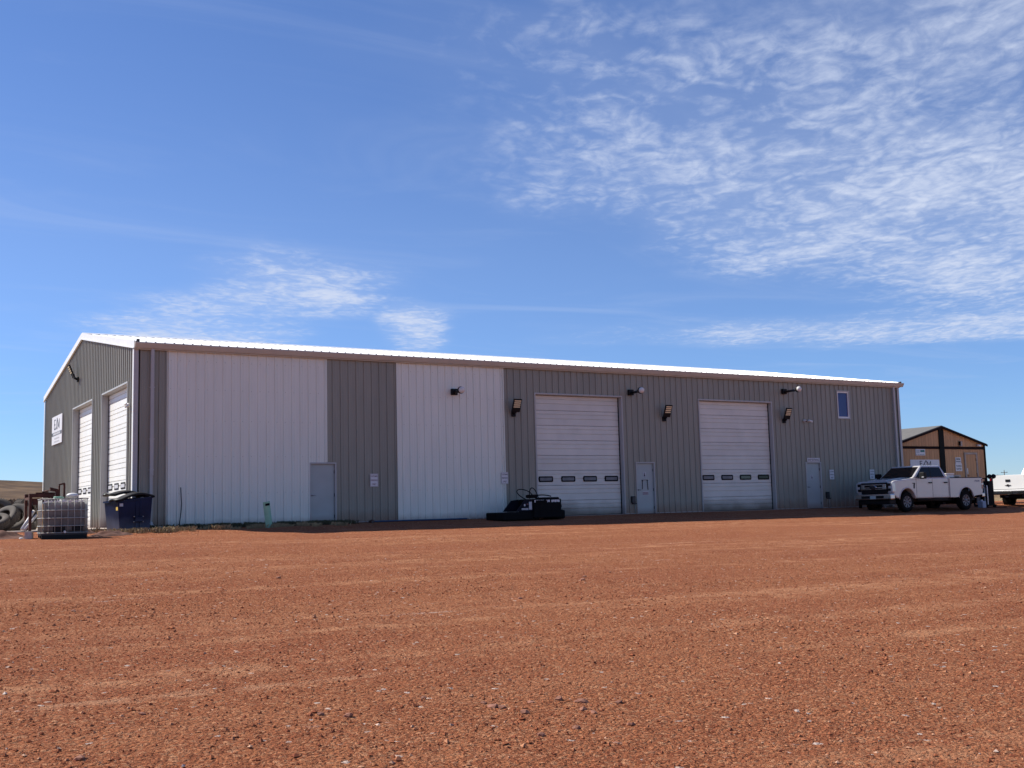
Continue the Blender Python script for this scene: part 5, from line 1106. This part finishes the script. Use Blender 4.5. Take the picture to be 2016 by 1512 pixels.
# ------------------------------------------------------------------ pile of scrap tyres
def scrap_tyre(x, y, z, rot, r, w, label):
    o = empty('scrap_tyre', (x, y, z), 0, label, 'tyre', 'scrap tyres piled beside the gable end'); o.rotation_euler = rot
    pr = [(r*0.56, -w*0.36), (r*0.62, -w*0.47), (r*0.80, -w*0.5), (r*0.93, -w*0.46), (r*0.985, -w*0.36), (r, -w*0.15), (r, w*0.15), (r*0.985, w*0.36), (r*0.93, w*0.46), (r*0.80, w*0.5), (r*0.62, w*0.47), (r*0.56, w*0.36), (r*0.60, w*0.30), (r*0.86, w*0.30), (r*0.90, 0), (r*0.86, -w*0.30), (r*0.60, -w*0.30)]
    c = MB().lathe(pr, 36, 'y', closed=True).build('carcass', 'tyre', o)
    mb = MB()
    for k in range(40):
        a = 2*math.pi*k/40; p = Vector((math.cos(a)*r, 0, math.sin(a)*r)); t = Vector((-math.sin(a), 0, math.cos(a)))
        for q in (-0.30, 0.0, 0.30):
            p2 = p+Vector((0, q*w, 0)); mb.beam(p2-t*0.024*r, p2+t*0.024*r+Vector((0, 0.05*w, 0)), 0.20*w, 0.022, up=p)
    tag(mb.build('tread', 'tyre', c), kind='stuff')
gy8 = lambda x, y: gz(x, y)
TY = [(-3.02, 3.7, 0.46, (R(-34), 0, R(-32)), 0.54, 0.28, 'tyre leaning with its open hole facing the tote'),
      (-3.48, 3.0, 0.42, (R(-42), 0, R(-58)), 0.55, 0.28, 'tyre leaning tread outward across the front of the pile'),
      (-3.45, 5.1, 0.66, (R(-30), R(10), R(-20)), 0.54, 0.28, 'tyre lying highest at the back of the pile'),
      (-2.72, 5.0, 0.58, (R(6), 0, R(62)), 0.54, 0.29, 'tyre standing upright at the back of the pile beside another upright tyre'),
      (-2.36, 5.3, 0.60, (R(-8), 0, R(70)), 0.56, 0.30, 'tyre standing upright nearest the rusty rack'),
      (-3.85, 2.5, 0.34, (R(-66), 0, R(-30)), 0.52, 0.28, 'tyre slumped almost flat at the outer end of the pile'),
      (-2.9, 4.5, 0.19, (R(90), 0, 0), 0.54, 0.28, 'tyre lying flat at the bottom of the pile')]
for t in TY: scrap_tyre(t[0], t[1], gz(t[0], t[1])+t[2], t[3], t[4], t[5], t[6])
pp = empty('white_pipes', (-3.12, 0.75, 0.05), 0, 'two white plastic pipes leaning beside the scrap tyres', 'pipes')
MB().tube([(-0.12, -0.2, 0.045), (0.30, 0.35, 0.62)], 0.045, 10).build('pipe', 'pvc', pp); MB().tube([(-0.04, -0.25, 0.04), (0.36, 0.25, 0.48)], 0.04, 10).build('pipe', 'pvc', pp)

# ------------------------------------------------------------------ soil, block, apron
MB().bbox(-9.0, -0.10, 0.55, 12.0, -0.10, 0.05, 0.02).build('concrete_apron', 'concrete'); tag(bpy.data.objects['concrete_apron'], 'pale concrete apron in front of the gable end doors', None, None, 'structure')
def mound(name, cx, cy, rx_, ry_, h, seed, label, m='soil'):
    n = 36; xs_ = np.linspace(-1.25, 1.25, n); X, Y = np.meshgrid(xs_, xs_); rr_ = np.hypot(X, Y)
    wx, wy = cx+X*rx_, cy+Y*ry_
    hh = h*np.clip(1-rr_**1.6, 0, 1)*(0.55+0.9*vnoise(X*3+seed, Y*3, seed))+0.03*(vnoise(X*9, Y*9+seed, seed+1)-0.5)*np.clip(1.1-rr_, 0, 1)
    z = ground_z(wx, wy)+hh-0.03
    f0 = (np.arange(n-1)[:, None]*n+np.arange(n-1)[None, :]).ravel(); F = np.stack([f0, f0+1, f0+n+1, f0+n], 1)
    return tag(np_mesh(name, np.stack([wx.ravel(), wy.ravel(), z.ravel()], 1), F, m), label, 'soil mound')
mound('soil_mound', -1.25, -2.75, 0.75, 0.55, 0.16, 3, 'low dark soil mound between the tote and the dumpster')
mound('soil_mound', -4.15, -2.3, 0.9, 0.7, 0.20, 5, 'low dark soil mound in front of the scrap tyres')
mound('soil_mound', -1.9, -1.2, 0.6, 0.5, 0.22, 8, 'small brown soil heap tucked behind the tote')
blk = empty('concrete_block', (-3.42, -3.05, gz(-3.42, -3.05)), R(76), 'pale hollow concrete block lying beside the tote', 'block')
mb = MB(); mb.box(-0.20, 0.20, -0.10, -0.07, 0.0, 0.19); mb.box(-0.20, 0.20, 0.07, 0.10, 0.0, 0.19)
for x in (-0.20, -0.015, 0.17): mb.box(x, x+0.03, -0.069, 0.069, 0.0, 0.19)
mb2 = MB()
for v in mb.v: mb2.v.append((v[0], v[2]-0.0, v[1]+0.10))
mb2.f = mb.f; mb2.sm = mb.sm; mb2.build('block', 'block', blk)
tag(MB().sphere((0, 0, 0.02), 0.05, 1.3, 1, 0.6, 10, 7).build('litter_bag', 'pvc', None, (-3.72, -3.1, gz(-3.72, -3.1))), 'small scrap of white litter on the soil left of the block', 'litter')

# ------------------------------------------------------------------ poles far beyond the shed
def at_depth(px, dist):
    d = fw+rt*((px-1008)/FPX); return -8.17+d.x*dist, -37.11+d.y*dist
def far_pole(px, dist, ztop, arm, label):
    x, y = at_depth(px, dist); h = ztop-gz(x, y); return pole(x, y, max(h, 4.0), arm, label)
far_pole(1964.0, 400, 9.6, True, 'distant wooden utility pole with a crossarm'); far_pole(1951.0, 420, 8.4, False, 'distant bare utility pole stub without a crossarm')
S.render.engine = 'CYCLES'
